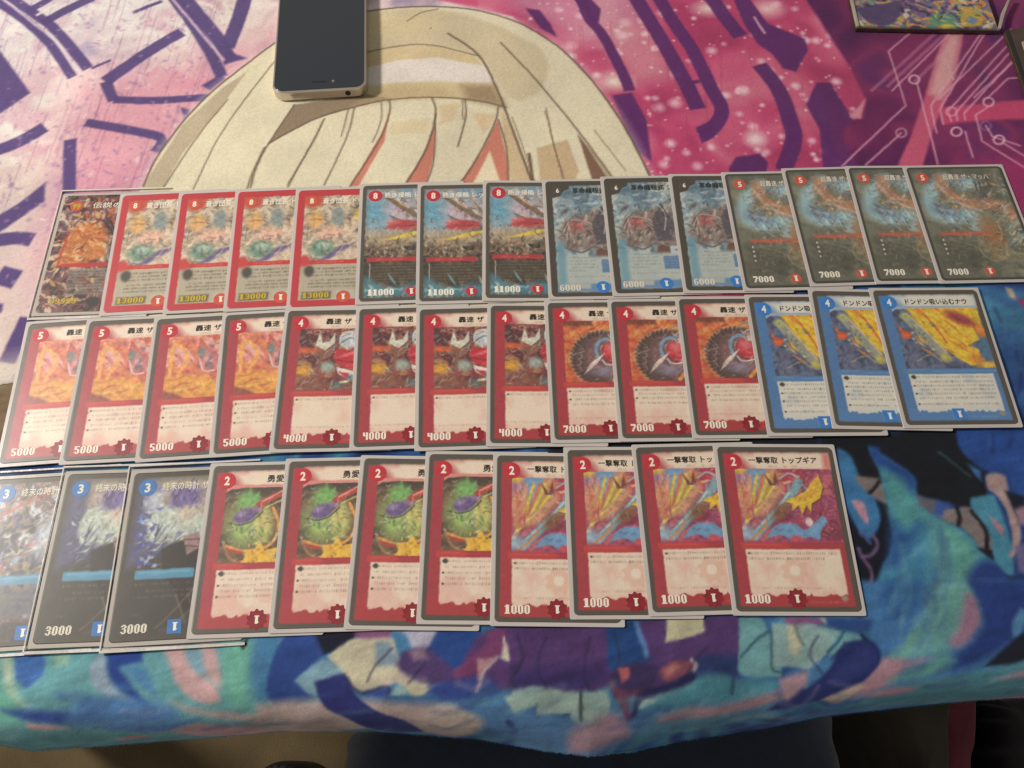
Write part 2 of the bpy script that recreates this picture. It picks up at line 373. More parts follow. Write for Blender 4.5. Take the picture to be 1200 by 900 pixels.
def face_red_full():                                  # gold and violet full-art card
    s = new_face(); a = art_rect(s, 0, 0, 63, 88)
    s.pal(a, [(44, 34, 34), (96, 62, 62), (150, 90, 70), (104, 84, 118), (190, 150, 112), (210, 190, 170)], 6, 11, 1.4, 2.6)
    blades(s, 110, 2, 34, 58, 82, [(200, 170, 150), (126, 62, 62), (98, 76, 120), (60, 46, 52), (206, 132, 78), (225, 205, 175)], 1)
    s.poly([(4, 34), (9, 60), (20, 66), (32, 58), (34, 40), (20, 34)], (206, 130, 70), 4, .9, True); blades(s, 26, 6, 36, 30, 60, [(232, 170, 110), (170, 84, 48), (220, 190, 150)], 2)
    s.poly([(34, 30), (50, 34), (48, 60), (38, 56)], (54, 48, 56), 4, .8, True); blades(s, 36, 34, 28, 50, 60, [(170, 166, 170), (60, 50, 50), (110, 96, 104)], 3, ang=(1.2, 2))
    s.line([(6, 32), (8, 60)], 1.2, (190, 70, 52)); s.rect(8, 32.2, 38, 35.2, (190, 62, 56), .7)
    s.poly([(14, 12), (40, 12), (40, 31), (14, 31)], (150, 136, 126), 2, .8); body_text(s, 15, 39, np.arange(29, 13, -2.2), (60, 52, 48), 4, .8, 1.0)
    blades(s, 40, 2, 2, 58, 26, [(210, 170, 90), (150, 62, 50), (226, 200, 150), (70, 52, 44)], 5); s.ell(42, 20, 5, 5, (196, 84, 62)); s.ell(33, 7, 4, 3, (48, 42, 40))
    blades(s, 40, 4, 62, 60, 82, [(214, 180, 120), (120, 70, 60), (190, 100, 60)], 6); detail(s, (2, 36, 60, 84), 3, 200); s.warp(.5, 3)
    return s
def face_red_border():
    s = new_face(); s.rect(-1, -1, 64, 89, (190, 62, 68)); a = art_rect(s, 4.8, 4.8, 58.2, 83)
    s.pal(a, [(120, 110, 98), (176, 160, 138), (206, 186, 160), (222, 204, 180)], 9, 21, 1.0, 2)
    blades(s, 60, 6, 56, 56, 80, [(150, 150, 140), (196, 170, 90), (120, 96, 88), (206, 190, 160), (96, 88, 84)], 22)
    s.ell(12, 64, 5, 6, (214, 168, 110)); s.ell(42, 66, 5, 7, (208, 184, 88), .3); s.ell(26, 66, 4, 8, (140, 150, 146)); s.ell(22, 54, 9, 5, (222, 180, 156))
    s.poly([(9, 36), (14, 44), (38, 46), (46, 40), (36, 30), (20, 30)], (222, 200, 176), 4, .8, True)
    s.ell(17, 42, 7.5, 6.5, (110, 140, 122)); s.ell(18, 44, 4, 3, (168, 190, 170)); s.poly([(14, 32), (22, 34), (38, 46), (30, 45)], (112, 104, 140), 2)
    s.poly([(44, 50), (52, 46), (58, 30), (50, 26), (44, 34)], (104, 126, 108), 2, .9, True); s.ell(50, 38, 4, 6, (150, 176, 156)); s.ell(44, 50, 4, 3, (206, 90, 76))
    blades(s, 24, 8, 34, 58, 56, [(230, 206, 180), (168, 140, 120), (120, 120, 110)], 23)
    detail(s, (5, 32, 58, 82), 4, 140, .5)
    s.rect(4.8, 4.8, 58.2, 30, (178, 170, 148), 2, .85); body_text(s, 10, 57, (27, 24.6, 22.2, 18.6, 16.2, 13.8), (84, 80, 66), 24, .95, 1.0); s.ell(10, 25.5, 3, 4, (84, 80, 72))
    s.rect(5, 30.2, 41, 33.2, (196, 66, 62), .6); s.ell(6.5, 33, 4, 4, (198, 74, 72)); body_text(s, 14, 38, (31.7,), (226, 190, 180), 25, .7)
    s.rect(6.5, 5.2, 24, 10.4, (98, 88, 66), 1.2, .8); s.rect(27, 5, 38, 11, (196, 196, 190), 2, .6); s.ell(10, 80, 7, 6, (188, 80, 66), 0, .3, .9)
    for r in ((-1, -1, 64, 4.4), (-1, 83.6, 64, 89), (-1, -1, 4.4, 89), (58.6, -1, 64, 89)): s.rect(*r, (190, 62, 68), .5)
    s.warp(.35, 3); return s
def face_dark_battle():
    s = new_face(); s.rect(-1, -1, 64, 89, DARKB); a = art_rect(s, 3, 3, 60, 85)
    s.pal(a, [(40, 40, 40), (70, 62, 54), (100, 84, 68), (140, 120, 100)], 5, 31, 1.2, 2.4)
    s.poly([(3, 46), (3, 85), (60, 85), (60, 60)], (168, 176, 186), 6, .9); s.ell(9, 68, 8, 12, (96, 160, 184), 0, .6); s.ell(24, 66, 9, 5, (196, 170, 180), -.4, .8)
    s.rect(24, 78, 60, 85, (110, 150, 176), 3); blades(s, 46, 24, 54, 58, 76, [(150, 136, 118), (92, 72, 64), (206, 200, 190), (110, 96, 84), (176, 160, 140)], 32, ang=(1.6, 2.9), ln=(6, 18))
    s.line([(14, 80), (28, 68), (44, 56)], 3, (120, 96, 76)); s.line([(16, 80), (30, 69)], 1, (188, 160, 130)); s.ell(52, 58, 5, 5, (126, 60, 54))
    s.poly([(15, 54), (22, 60), (38, 58), (36, 53), (22, 52)], (176, 62, 68), 1.5, 1, True); s.ell(20, 58, 4, 2, (206, 90, 96))
    s.rect(3, 42, 40, 52, (176, 160, 130), 5, .8); s.poly([(10, 44), (28, 46), (50, 53), (30, 50)], (218, 190, 76), .9); s.poly([(38, 60), (48, 56), (54, 46), (46, 42), (44, 50)], (186, 192, 190), 1.5, 1, True)
    blades(s, 70, 3, 30, 58, 46, [(196, 160, 120), (90, 70, 56), (60, 52, 46), (140, 100, 76), (210, 186, 150)], 33, ang=(1.2, 2.2), ln=(2, 7), w=(.3, .9))
    blades(s, 20, 42, 24, 58, 44, [(120, 130, 126), (70, 70, 66), (190, 186, 176)], 36, ang=(.8, 2.2))
    detail(s, (3, 30, 60, 84), 5, 240, .65)
    s.rect(3, 12, 60, 28, (62, 56, 46), 4, .85); body_text(s, 7, 55, (26.4, 24.2, 22, 19.8, 17.6, 15.4, 13.2), (128, 112, 88), 34, .8, 1.0); s.line([(6, 14), (6, 27)], .5, (190, 184, 170))
    s.rect(4, 28.5, 35, 31.6, (176, 46, 50), .6); body_text(s, 10, 30, (30,), (216, 160, 150), 35, .8)
    s.poly([(3, 3), (60, 3), (60, 10), (40, 12), (16, 9), (3, 18)], (70, 128, 144), 4, .9); blades(s, 30, 3, 3, 56, 12, [(120, 176, 184), (54, 92, 110), (190, 206, 200)], 37); s.ell(30, 7, 4, 2.4, (120, 112, 130))
    s.ell(22, 80, 12, 2, (160, 180, 190), 0, .6, .6); finish_frame(s); s.warp(.35, 3); return s
def face_blue_beast():
    s = new_face(); s.rect(-1, -1, 64, 89, DARKB); a = art_rect(s, 4.5, 3.6, 60.4, 84.6)
    s.pal(a, [(92, 118, 132), (130, 150, 156), (160, 176, 176), (184, 192, 184)], 9, 41, 1.1, 2.4)
    s.poly([(6, 42), (12, 56), (24, 62), (44, 64), (58, 58), (60, 40), (44, 32), (26, 34), (12, 34)], (134, 118, 108), 5, .9, True)
    s.ell(18, 53, 7, 4.5, (176, 100, 96), .3, .5); s.ell(52, 54, 6, 4.5, (180, 92, 90), -.3, .5); s.ell(36, 52, 5, 10, (112, 104, 112), 0, .5); s.ell(50, 68, 7, 4, (108, 92, 76), .5, .6)
    blades(s, 70, 8, 34, 58, 62, [(196, 184, 168), (96, 86, 84), (150, 134, 122), (206, 196, 180), (120, 86, 80)], 42, ang=(.4, 1.6), ln=(3, 9))
    blades(s, 30, 30, 62, 58, 80, [(190, 196, 186), (130, 146, 150), (120, 110, 100)], 43, ang=(.4, 1.4)); blades(s, 16, 8, 66, 34, 76, [(106, 128, 150), (180, 196, 196)], 48, ang=(-.3, .4), ln=(6, 14))
    s.line([(10, 36), (20, 32), (28, 36), (34, 32)], 1.2, (104, 100, 104)); s.poly([(30, 34), (36, 36), (37, 28), (28, 29)], (110, 84, 70), 1)
    [s.line([(27 + .6 * q, 46 + q), (18 - q * .6, 60 - q * .5), (9 + q, 50 - q * 1.6)], .7, (186, 176, 162) if q % 2 else (88, 74, 76), .7, .9) for q in range(8)]; s.poly([(30, 38), (28, 52), (32, 62), (35, 68), (38, 60), (42, 50), (38, 38)], (84, 78, 84), 1.2, .9, True); s.line([(33, 66), (37, 58), (35, 46)], .7, (176, 176, 176)); s.poly([(40, 70), (50, 74), (56, 68), (48, 64)], (96, 82, 70), 1.2, .9, True); detail(s, (5, 32, 60, 84), 6, 110, .45)
    s.rect(4.5, 3.6, 60.4, 29, (182, 190, 182), 3, .9); s.rect(4.5, 3.6, 10, 40, (104, 150, 166), 3, .8); s.rect(37, 28, 50, 34, (190, 196, 198), 1); s.ell(44, 31, 4, 1.4, (100, 120, 170))
    s.rect(32, 17, 60.4, 26.4, (92, 124, 160), 1); body_text(s, 33, 60, (25, 23, 21, 19), (170, 190, 206), 44, .6, 1.0); body_text(s, 12, 30, (28, 25.6, 23.2, 20.8, 18.4), (112, 116, 110), 45, .8, 1.2); body_text(s, 12, 58, (14,), (120, 124, 116), 46, .8, 1.3)
    s.rect(4.5, 3.6, 60.4, 9, (96, 134, 176), 1.5, .9); s.rect(8, 5.4, 24, 9, (190, 190, 170), 1.5, .8)
    s.poly([(2, 86), (16, 86), (15, 82), (11.5, 80), (9, 76), (5, 74.5), (2, 74)], DARKB, .5); finish_frame(s); s.rect(-1, -1, 4, 89, DARKB, .5)
    s.warp(.4, 3); return s
def face_dragon_dark():
    s = new_face(); a = art_rect(s, 0, 0, 63, 88); s.rect(-1, -1, 64, 89, (98, 94, 80))
    s.pal(a, [(88, 88, 76), (104, 104, 88), (124, 122, 102)], 12, 51, 1, 2)
    s.line([(22, 78), (10, 66), (9, 52), (20, 46), (32, 50), (34, 40)], 9, (146, 176, 178), 5, .9); s.ell(36, 74, 7, 5, (146, 176, 184), 0, .7); s.ell(17, 52, 9, 4, (104, 128, 146), -.3, .6)
    s.line([(20, 78), (22, 66), (34, 58), (44, 58), (56, 54), (60, 44)], 8, (166, 122, 92), 4, .9); s.line([(18, 72), (26, 60), (40, 52)], 2, (186, 168, 150), 1.5, .8)
    blades(s, 90, 14, 44, 58, 80, [(176, 120, 80), (196, 170, 130), (104, 82, 64), (120, 110, 84), (170, 84, 62), (150, 166, 160)], 52, ln=(2, 6), w=(.3, 1))
    s.line([(44, 54), (52, 58), (56, 50), (48, 44), (47, 34), (42, 24), (36, 22), (32, 30)], .8, (190, 166, 130), .8, .8)
    s.ell(41, 34, 6, 9, (150, 100, 58), 0, .6, .9); s.ell(39, 24, 4, 7, (134, 96, 62), 0, .7, .8); blades(s, 30, 48, 22, 62, 48, [(176, 176, 150), (130, 134, 110), (150, 176, 186), (196, 180, 140)], 53, ang=(.3, 1), ln=(5, 14), w=(.3, .9))
    blades(s, 24, 4, 60, 62, 82, [(104, 118, 112), (124, 120, 96), (90, 84, 110)], 54, ln=(4, 12), a=.4); blades(s, 12, 20, 40, 34, 50, [(190, 200, 196)], 55, ang=(1.8, 2.2), ln=(5, 9), w=(.2, .4))
    detail(s, (10, 22, 60, 82), 7, 230, .5)
    s.rect(8, 33, 40, 36, (186, 84, 62), 1.2, .8); body_text(s, 10, 38, (34.5,), (222, 140, 110), 56, .6); s.poly([(4, 3), (24, 3), (36, 24), (10, 32), (4, 30)], (78, 76, 64), 8, .7)
    s.poly([(28, 30), (60, 20), (60, 12), (38, 14)], (128, 122, 92), 6, .6); body_text(s, 10, 36, (30, 26.6, 23.2, 19.8), (110, 106, 86), 57, .5, 1.3)
    for y in (30, 26.6, 23.2, 19.8): s.ell(9, y, .6, .8, (196, 190, 170))
    detail(s, (6, 4, 60, 34), 17, 90, .25); s.line([(36, 34), (30, 22), (36, 14), (44, 16), (48, 26)], .6, (170, 150, 118), 1, .7); s.line([(14, 30), (28, 24), (38, 12)], .6, (150, 140, 112), 1, .5); s.ell(38, 40, 5, 9, (150, 114, 84), 0, .7, .6); blades(s, 26, 24, 14, 60, 40, [(190, 160, 120), (170, 110, 76), (110, 110, 90)], 58, ln=(3, 9), w=(.2, .7), a=.6); s.line([(42, 76), (42, 68)], .6, (60, 52, 46)); s.line([(45, 76), (44.5, 68)], .6, (60, 52, 46))
    s.ell(50, 6, 8, 1.2, (140, 132, 108), 0, .5, .5); s.warp(.5, 3)
    for r in ((-1, -1, 64, 1.6), (-1, 86.6, 64, 89), (-1, -1, 1.6, 89), (61.4, -1, 64, 89)): s.rect(*r, (62, 58, 50), 1.2)
    return s
def std(kind):
    seed = {'flame': 61, 'mech': 62, 'wheel': 63, 'blue': 64, 'scale': 65, 'gear': 66}[kind]
    s = new_face(); blue = kind == 'blue'
    strip = (72, 118, 172) if blue else RED; fade = (150, 176, 200) if blue else FADER; pale = (226, 222, 206) if blue else CREAM
    frame_std(s, strip, pale, fade, seed, None); box = (8.8, 35.5, 60.3, 75.4)
    def art():
        a = art_rect(s, 8, 34, 61, 76)
        if kind == 'flame':
            s.pal(a, [(176, 70, 58), (206, 104, 78), (222, 140, 82), (226, 160, 120)], 8, seed, 1, 2)
            s.poly([(8, 34), (8, 50), (30, 48), (61, 38), (61, 34)], (222, 156, 64), 4, .9, True); blades(s, 26, 8, 34, 56, 48, [(236, 186, 96), (206, 122, 54), (190, 90, 56)], 1, ang=(-.4, .3), ln=(6, 16))
            blades(s, 22, 8, 52, 40, 74, [(226, 170, 160), (190, 76, 70), (232, 170, 90), (208, 130, 120)], 2, ang=(1.9, 2.6), ln=(8, 20), w=(1, 2.6)); s.line([(11, 50), (12, 70), (20, 62), (16, 50)], 2.2, (232, 160, 80), 1.2)
            s.ell(36, 60, 8, 7, (196, 110, 110), 0, .5); blades(s, 34, 28, 52, 44, 68, [(206, 160, 170), (150, 70, 74), (130, 130, 150), (220, 180, 176), (110, 96, 110)], 3, ln=(2, 6)); s.ell(28, 64, 2.4, 3.4, (120, 122, 120)); s.line([(27, 60), (30, 52), (36, 52)], 1, (220, 190, 190))
            blades(s, 20, 44, 60, 60, 74, [(206, 140, 70), (170, 80, 60)], 4); s.poly([(8, 34), (8, 41), (16, 38), (22, 34)], (140, 66, 56), 2)
        if kind == 'mech':
            s.pal(a, [(76, 40, 44), (116, 56, 56), (146, 84, 66), (96, 80, 70)], 6, seed, 1.2, 2.4)
            blades(s, 70, 10, 36, 50, 72, [(170, 60, 66), (96, 100, 92), (186, 130, 80), (60, 40, 44), (150, 120, 110), (206, 176, 120)], 5, ln=(3, 9))
            s.poly([(20, 74), (18, 64), (24, 61), (29, 66), (29, 73), (26, 67), (22, 66)], (206, 206, 186), .7); blades(s, 8, 30, 62, 38, 70, [(226, 150, 70)], 6, ang=(1.3, 1.9), ln=(5, 9)); s.ell(13, 61, 6, 2, (206, 90, 50), 0, .5); s.ell(12, 48, 4, 4, (226, 160, 50), 0, .6)
            s.ell(37.5, 68, 6.6, 6, (196, 200, 202), 0, .15); s.line([(33, 66), (38, 69), (43, 67)], 1, (110, 126, 140)); s.line([(33, 70), (38, 72)], .6, (120, 130, 140)); s.line([(31, 66), (32, 73), (38, 74.5)], .6, (60, 50, 54))
            s.poly([(30, 62), (44, 60), (45, 48), (34, 50), (29, 56)], (190, 40, 54), .7, 1, True); s.ell(37, 58, 6, 1, (226, 96, 104), .3, .5); s.line([(30, 55), (38, 53), (44, 54)], .8, (130, 30, 44)); s.poly([(31, 50), (41, 47), (48, 38), (44, 38), (32, 46)], (232, 216, 210), .7); s.poly([(32, 47), (38, 46), (46, 38), (40, 40)], (186, 46, 58), .7); s.line([(30, 62), (28, 56), (31, 49)], .5, (50, 36, 40))
            s.ell(26, 50, 4, 3.4, (150, 164, 150), -.5, .4); s.line([(34, 40), (38, 41), (39, 45)], 1.6, (206, 210, 180)); s.ell(40, 43, 2.5, 2, (100, 134, 144)); s.ell(31, 38, 4, 2.6, (92, 100, 96)); s.poly([(10, 35), (10, 45), (26, 42), (30, 35)], (130, 74, 60), 3, .8)
        if kind == 'wheel':
            s.pal(a, [(170, 66, 48), (206, 96, 56), (222, 140, 76)], 7, seed, 1.2, 2.2); blades(s, 30, 8, 62, 58, 76, [(226, 150, 64), (190, 70, 46), (232, 176, 110)], 7, ang=(.2, .7), ln=(6, 18)); s.rect(8, 72, 26, 76, (120, 60, 44), 2)
            s.ell(32, 50, 21, 19.5, (214, 150, 90), 0, .04); s.ell(32, 50, 20, 18.6, (88, 66, 62), 0, .05); s.ell(34, 51, 14, 13.5, (120, 84, 84), 0, .15); blades(s, 26, 14, 36, 50, 66, [(140, 90, 90), (90, 74, 80), (150, 120, 126)], 8, ln=(3, 9))
            for k in range(4): s.line([(15.5 + .2 * k * k, 42 + k * 4), (17.5 + .2 * k * k, 43 + k * 4), (17 + .2 * k * k, 45 + k * 4)], .6, (170, 140, 134), .6, .8)
            for k in range(22): s.line([(32 + 20.4 * math.cos(1.6 + k * .14), 50 + 19 * math.sin(1.6 + k * .14)), (32 + 17.5 * math.cos(1.66 + k * .14), 50 + 16.2 * math.sin(1.66 + k * .14))], .9, (60, 44, 44), .7, .8)
            blades(s, 40, 22, 40, 46, 66, [(160, 150, 156), (90, 80, 90), (206, 200, 200), (120, 90, 96), (140, 160, 180)], 88, ang=(-.3, 1.1), ln=(2, 8), w=(.2, .8))
            s.line([(28, 50), (27, 58), (32, 63), (38, 62)], 2, (120, 150, 176)); s.line([(30, 52), (30, 58), (34, 61)], .8, (206, 210, 210)); s.ell(36, 54, 6.4, 7.4, (110, 40, 50), .3, .1); s.ell(36, 54, 5.6, 6.6, (196, 56, 66), .3, .12); s.ell(36, 57, 3, 3, (220, 110, 112), .3, .6); s.line([(30, 49), (33, 46), (41, 48), (43, 55)], .8, (220, 202, 196)); s.poly([(19, 40), (23, 47), (32, 54), (27, 47)], (226, 206, 190), .7)
            blades(s, 30, 33, 60, 58, 72, [(206, 200, 200), (150, 130, 130), (216, 150, 120)], 9, ang=(-.2, .4), ln=(6, 14)); s.line([(36, 36), (44, 44), (58, 48)], 2, (226, 140, 60)); s.poly([(38, 34), (46, 42), (60, 46), (60, 34)], (176, 96, 100), 1); s.ell(30, 42, 6, 3, (130, 120, 140), 0, .6)
        if kind == 'blue':
            s.pal(a, [(60, 66, 96), (84, 92, 122), (104, 108, 132), (70, 100, 130)], 8, seed, 1, 2.2); blades(s, 20, 9, 36, 60, 72, [(96, 130, 160), (60, 70, 104), (80, 140, 140)], 10, a=.5)
            s.poly([(18, 75), (22, 66), (32, 50), (46, 37), (52, 40), (54, 47), (48, 50), (56, 54), (54, 66), (60, 62), (60, 76), (20, 76)], (232, 192, 46), 1.2, 1, True)
            blades(s, 44, 22, 42, 54, 74, [(244, 214, 70), (226, 140, 50), (236, 176, 50), (206, 96, 50)], 11, ang=(1.9, 2.7), ln=(5, 16), w=(.4, 1.4)); s.ell(48, 68, 9, 4, (176, 70, 52), -.5, .35); s.ell(48, 68, 6, 2, (150, 60, 66), -.5, .4); s.ell(51, 41, 4, 3.4, (226, 130, 40), 0, .4); s.ell(51, 41, 1.8, 1.6, (210, 150, 60)); s.line([(28, 70), (33, 60), (36, 52)], 1.4, (206, 110, 60))
            s.ell(58, 60, 3, 5, (226, 130, 50), .4, .4); s.ell(56, 37, 6, 2, (226, 180, 60), .1, .4); s.poly([(54, 42), (60, 42), (60, 56), (56, 52)], (66, 110, 140), 1.2)
            s.line([(17, 68), (32, 44)], 5.4, (150, 152, 134), .8); s.line([(19.4, 69), (34.6, 45)], .8, (216, 190, 150)); blades(s, 20, 18, 46, 30, 66, [(96, 104, 100), (190, 190, 160), (120, 130, 120)], 12, ln=(1, 4)); s.ell(16, 70, 3.4, 2.6, (176, 180, 120), 0, .4); s.ell(33, 42, 3, 2.6, (190, 180, 90), 0, .4)
            s.poly([(10, 64), (13, 60), (17, 59), (15, 55), (11, 55)], (216, 90, 46), .8, 1, True); s.line([(16, 40), (24, 44), (30, 40)], .6, (150, 150, 120)); s.ell(50, 47, 0.1, .1, RED)
        if kind == 'scale':
            s.pal(a, [(60, 50, 40), (84, 66, 50), (110, 84, 60)], 6, seed, 1.2, 2.4); s.rect(8, 72, 61, 76, (66, 54, 46), 2)
            s.ell(21, 55, 10, 11, (150, 180, 96), 0, .45); s.ell(20, 68, 5, 5, (120, 176, 96), 0, .6); s.ell(30, 54, 5, 9, (196, 186, 106), 0, .5); blades(s, 34, 14, 46, 34, 68, [(170, 196, 110), (96, 130, 66), (206, 206, 130), (110, 150, 80)], 13, ln=(2, 6), w=(.3, .9)); s.poly([(17, 68), (20, 71), (21, 76), (23, 71), (26, 73), (26, 67)], (110, 166, 90), 1.4)
            s.ell(20, 60, 6.4, 3.8, (98, 76, 128), .35, .2); s.ell(18, 61, 3, 1.4, (146, 126, 168), .35, .5); s.ell(26, 63.5, 2.4, 1.8, (140, 104, 146)); s.line([(13, 56), (18, 55), (24, 57), (29, 62)], .6, (60, 46, 70)); blades(s, 16, 13, 47, 28, 55, [(60, 76, 50), (196, 206, 140), (90, 70, 110)], 131, ln=(1.5, 4), w=(.2, .5)); s.line([(12, 44), (22, 41), (34, 44), (38, 54), (34, 64)], 1.6, (214, 150, 70)); s.line([(12, 42), (26, 39.5), (40, 42)], 1.6, (176, 56, 50))
            s.line([(27, 66), (38, 72), (54, 75)], 3.4, (184, 60, 56)); s.line([(28, 67.5), (38, 73)], .8, (226, 160, 130)); s.line([(30, 64), (40, 69)], .8, (206, 190, 120)); s.poly([(38, 50), (44, 66), (60, 68), (60, 46)], (186, 176, 84), 4, .9, True); blades(s, 40, 38, 44, 60, 68, [(206, 90, 70), (206, 196, 100), (110, 96, 54), (226, 210, 150)], 14, ln=(2, 7), w=(.3, 1.1))
            s.poly([(20, 34), (22, 38), (20, 42), (26, 41), (29, 46), (32, 41), (39, 43), (37, 38), (41, 34)], (226, 176, 56), .8); blades(s, 14, 22, 35, 38, 43, [(240, 206, 90), (206, 130, 40)], 15, ln=(2, 5), w=(.3, .8)); s.ell(42, 44, 4, 3, (96, 50, 40)); s.line([(36, 46), (38, 50), (41, 48)], 1, (216, 180, 140)); s.line([(10, 46), (14, 38), (20, 35)], 1.4, (150, 110, 76))
        if kind == 'gear':
            s.pal(a, [(120, 44, 66), (160, 60, 80), (136, 56, 96), (186, 90, 100)], 7, seed, 1.2, 2.2); r = np.random.RandomState(4)
            for k in range(50): s.ell(40 + 20 * r.rand(), 36 + 34 * r.rand(), .5, .5, (206, 130, 130), 0, .6, .5)
            s.poly([(8, 48), (8, 76), (30, 76), (34, 66), (22, 50)], (206, 150, 110), 3, .9, True); s.poly([(14, 76), (26, 76), (22, 68), (19, 58), (16, 60), (17, 68)], (112, 156, 196), 1.2); s.ell(11, 74, 3, 2.4, (220, 180, 60)); s.ell(12, 70, 4, 3, (140, 110, 160), 0, .6)
            for k in range(6): s.line([(9 + k, 42 + 2 * k), (14 + 2.2 * k, 52 + 1.5 * k), (20 + 3 * k, 72)], 1.6, [(226, 190, 60), (206, 110, 70), (214, 196, 90), (176, 150, 60), (232, 200, 80), (196, 150, 110)][k], .8)
            blades(s, 14, 8, 44, 16, 66, [(214, 110, 80), (226, 160, 120), (170, 80, 90)], 16, ang=(1.3, 1.9), ln=(6, 14)); s.poly([(24, 73), (28, 67), (30, 75), (31, 66), (26, 66)], (110, 60, 60), .6)
            s.ell(38, 70, 7, 5, (176, 48, 66), 0, .5); blades(s, 20, 30, 60, 46, 74, [(206, 186, 190), (170, 50, 66), (150, 150, 160), (226, 200, 120)], 17, ln=(2, 6), w=(.3, .9)); s.line([(32, 70), (37, 73), (42, 70), (40, 62), (34, 60)], 1.2, (170, 170, 180))
            s.line([(14, 38), (24, 48), (34, 58), (42, 68)], 4.6, (120, 160, 170), 1.2); s.line([(16, 42), (26, 51), (36, 62)], 1, (180, 200, 200)); s.line([(42, 68), (48, 62)], 1.2, (120, 140, 170)); s.ell(10, 40, 5, 4, (150, 180, 196), 0, .7); s.ell(30, 52, 6, 3, (126, 84, 60), .7, .4)
            _b = [(53, 72), (54.5, 65), (52, 59), (47, 56), (46, 51), (44, 55), (41, 50), (40, 55), (36, 52), (37, 56), (32, 57), (39, 60), (45, 63), (49, 68)]; s.poly([(x + .4, y - .5) for x, y in _b], (70, 44, 44), .7); s.poly(_b, (228, 182, 50), .6); blades(s, 10, 40, 54, 50, 64, [(244, 212, 96), (210, 130, 44)], 18, ang=(.5, 1.1), ln=(3, 7), w=(.2, .6))
            s.poly([(20, 37), (26, 44), (36, 45), (42, 42), (52, 50), (54, 46), (50, 42), (48, 36), (42, 38), (34, 36), (28, 39)], (104, 150, 190), .9, 1, True); s.ell(44, 46, 2, 2.4, (226, 206, 200)); s.line([(12, 36), (20, 43), (22, 47)], 1.2, (206, 130, 80)); s.ell(36, 37, 3, 1.6, (206, 70, 80)); s.rect(9, 34, 61, 36, (170, 60, 90), 1.2, .7)
    clipart(s, box, lambda: (art(), detail(s, box, seed, {'flame': 50, 'blue': 40, 'gear': 90}.get(kind, 150), {'flame': .3, 'blue': .3, 'gear': .4}.get(kind, .55))))
    if kind in ('blue', 'scale'):                     # spells: arched lower edge of the title band
        s.poly([(8.6, 77), (8.6, 73), (11, 74.6), (20, 75.6), (60.5, 76), (60.5, 77)], fade, .6)
    splash(s, (166, 46, 50) if not blue else (76, 124, 180), seed)
    race_bar(s, 33.2, (190, 58, 56) if not blue else (82, 126, 172), (168, 50, 56) if not blue else (92, 140, 190), w=14 if kind in ('scale', 'blue') else 24)
    tx = (104, 84, 74) if not blue else (96, 92, 86)
    L = {'flame': (29.4, 26.4, 23.8, 20.6, 17.8), 'mech': (29.6,), 'wheel': (29.4, 26.9, 24.3, 21.2), 'blue': (29.6, 26.6, 24.1, 21.6, 19.1, 16.4, 12.6), 'scale': (29.6, 26.6, 23.6, 20.8, 18.0), 'gear': (29.4, 26.6)}[kind]
    if kind == 'gear':
        s.poly(disc(32.5, 20.5, 5.6, 32, 1.8), (226, 180, 156), .6, .7); s.ell(32.5, 20.5, 2.6, 2.6, (240, 222, 200), 0, .2)
        body_text(s, 10, 56, (29.4, 26.6), tx, seed, .75); body_text(s, 14, 54, (11.6,), (170, 120, 110), seed + 1, .7)
    else:
        body_text(s, 11.5, 56, L, tx, seed, .8 if blue else .65)
        if kind in ('mech', 'wheel'): body_text(s, 11.5, 54, (12.6,), (176, 130, 116), seed + 2, .7)
    for y in L[::2]: s.ell(10.3, y, .6, .6, (70, 56, 50))
    if kind in ('scale', 'blue'): s.ell(11.3, 29.6, 1.3, 1.3, (58, 52, 50), 0, .3)
    body_text(s, 38, 58, (4.6,), (216, 130, 120) if not blue else (150, 180, 210), seed + 3, .5, .8)
    if kind in ('mech', 'flame', 'wheel', 'gear'): body_text(s, 26 if kind != 'gear' else 27, 50, (76.9,), (110, 90, 80), seed + 4, .6, 1.0)
    if kind in ('blue', 'gear'): s.ell(55.6, 6.6, 1.6, 1.3, (150, 140, 120), 0, .4)
    finish_frame(s)
    if kind == 'gear':                                # title band ends in a red fade at the right
        s.rect(57, 76, 60.3, 84, (206, 90, 86), 3, .8)
    s.warp(.22, 2.5); return s
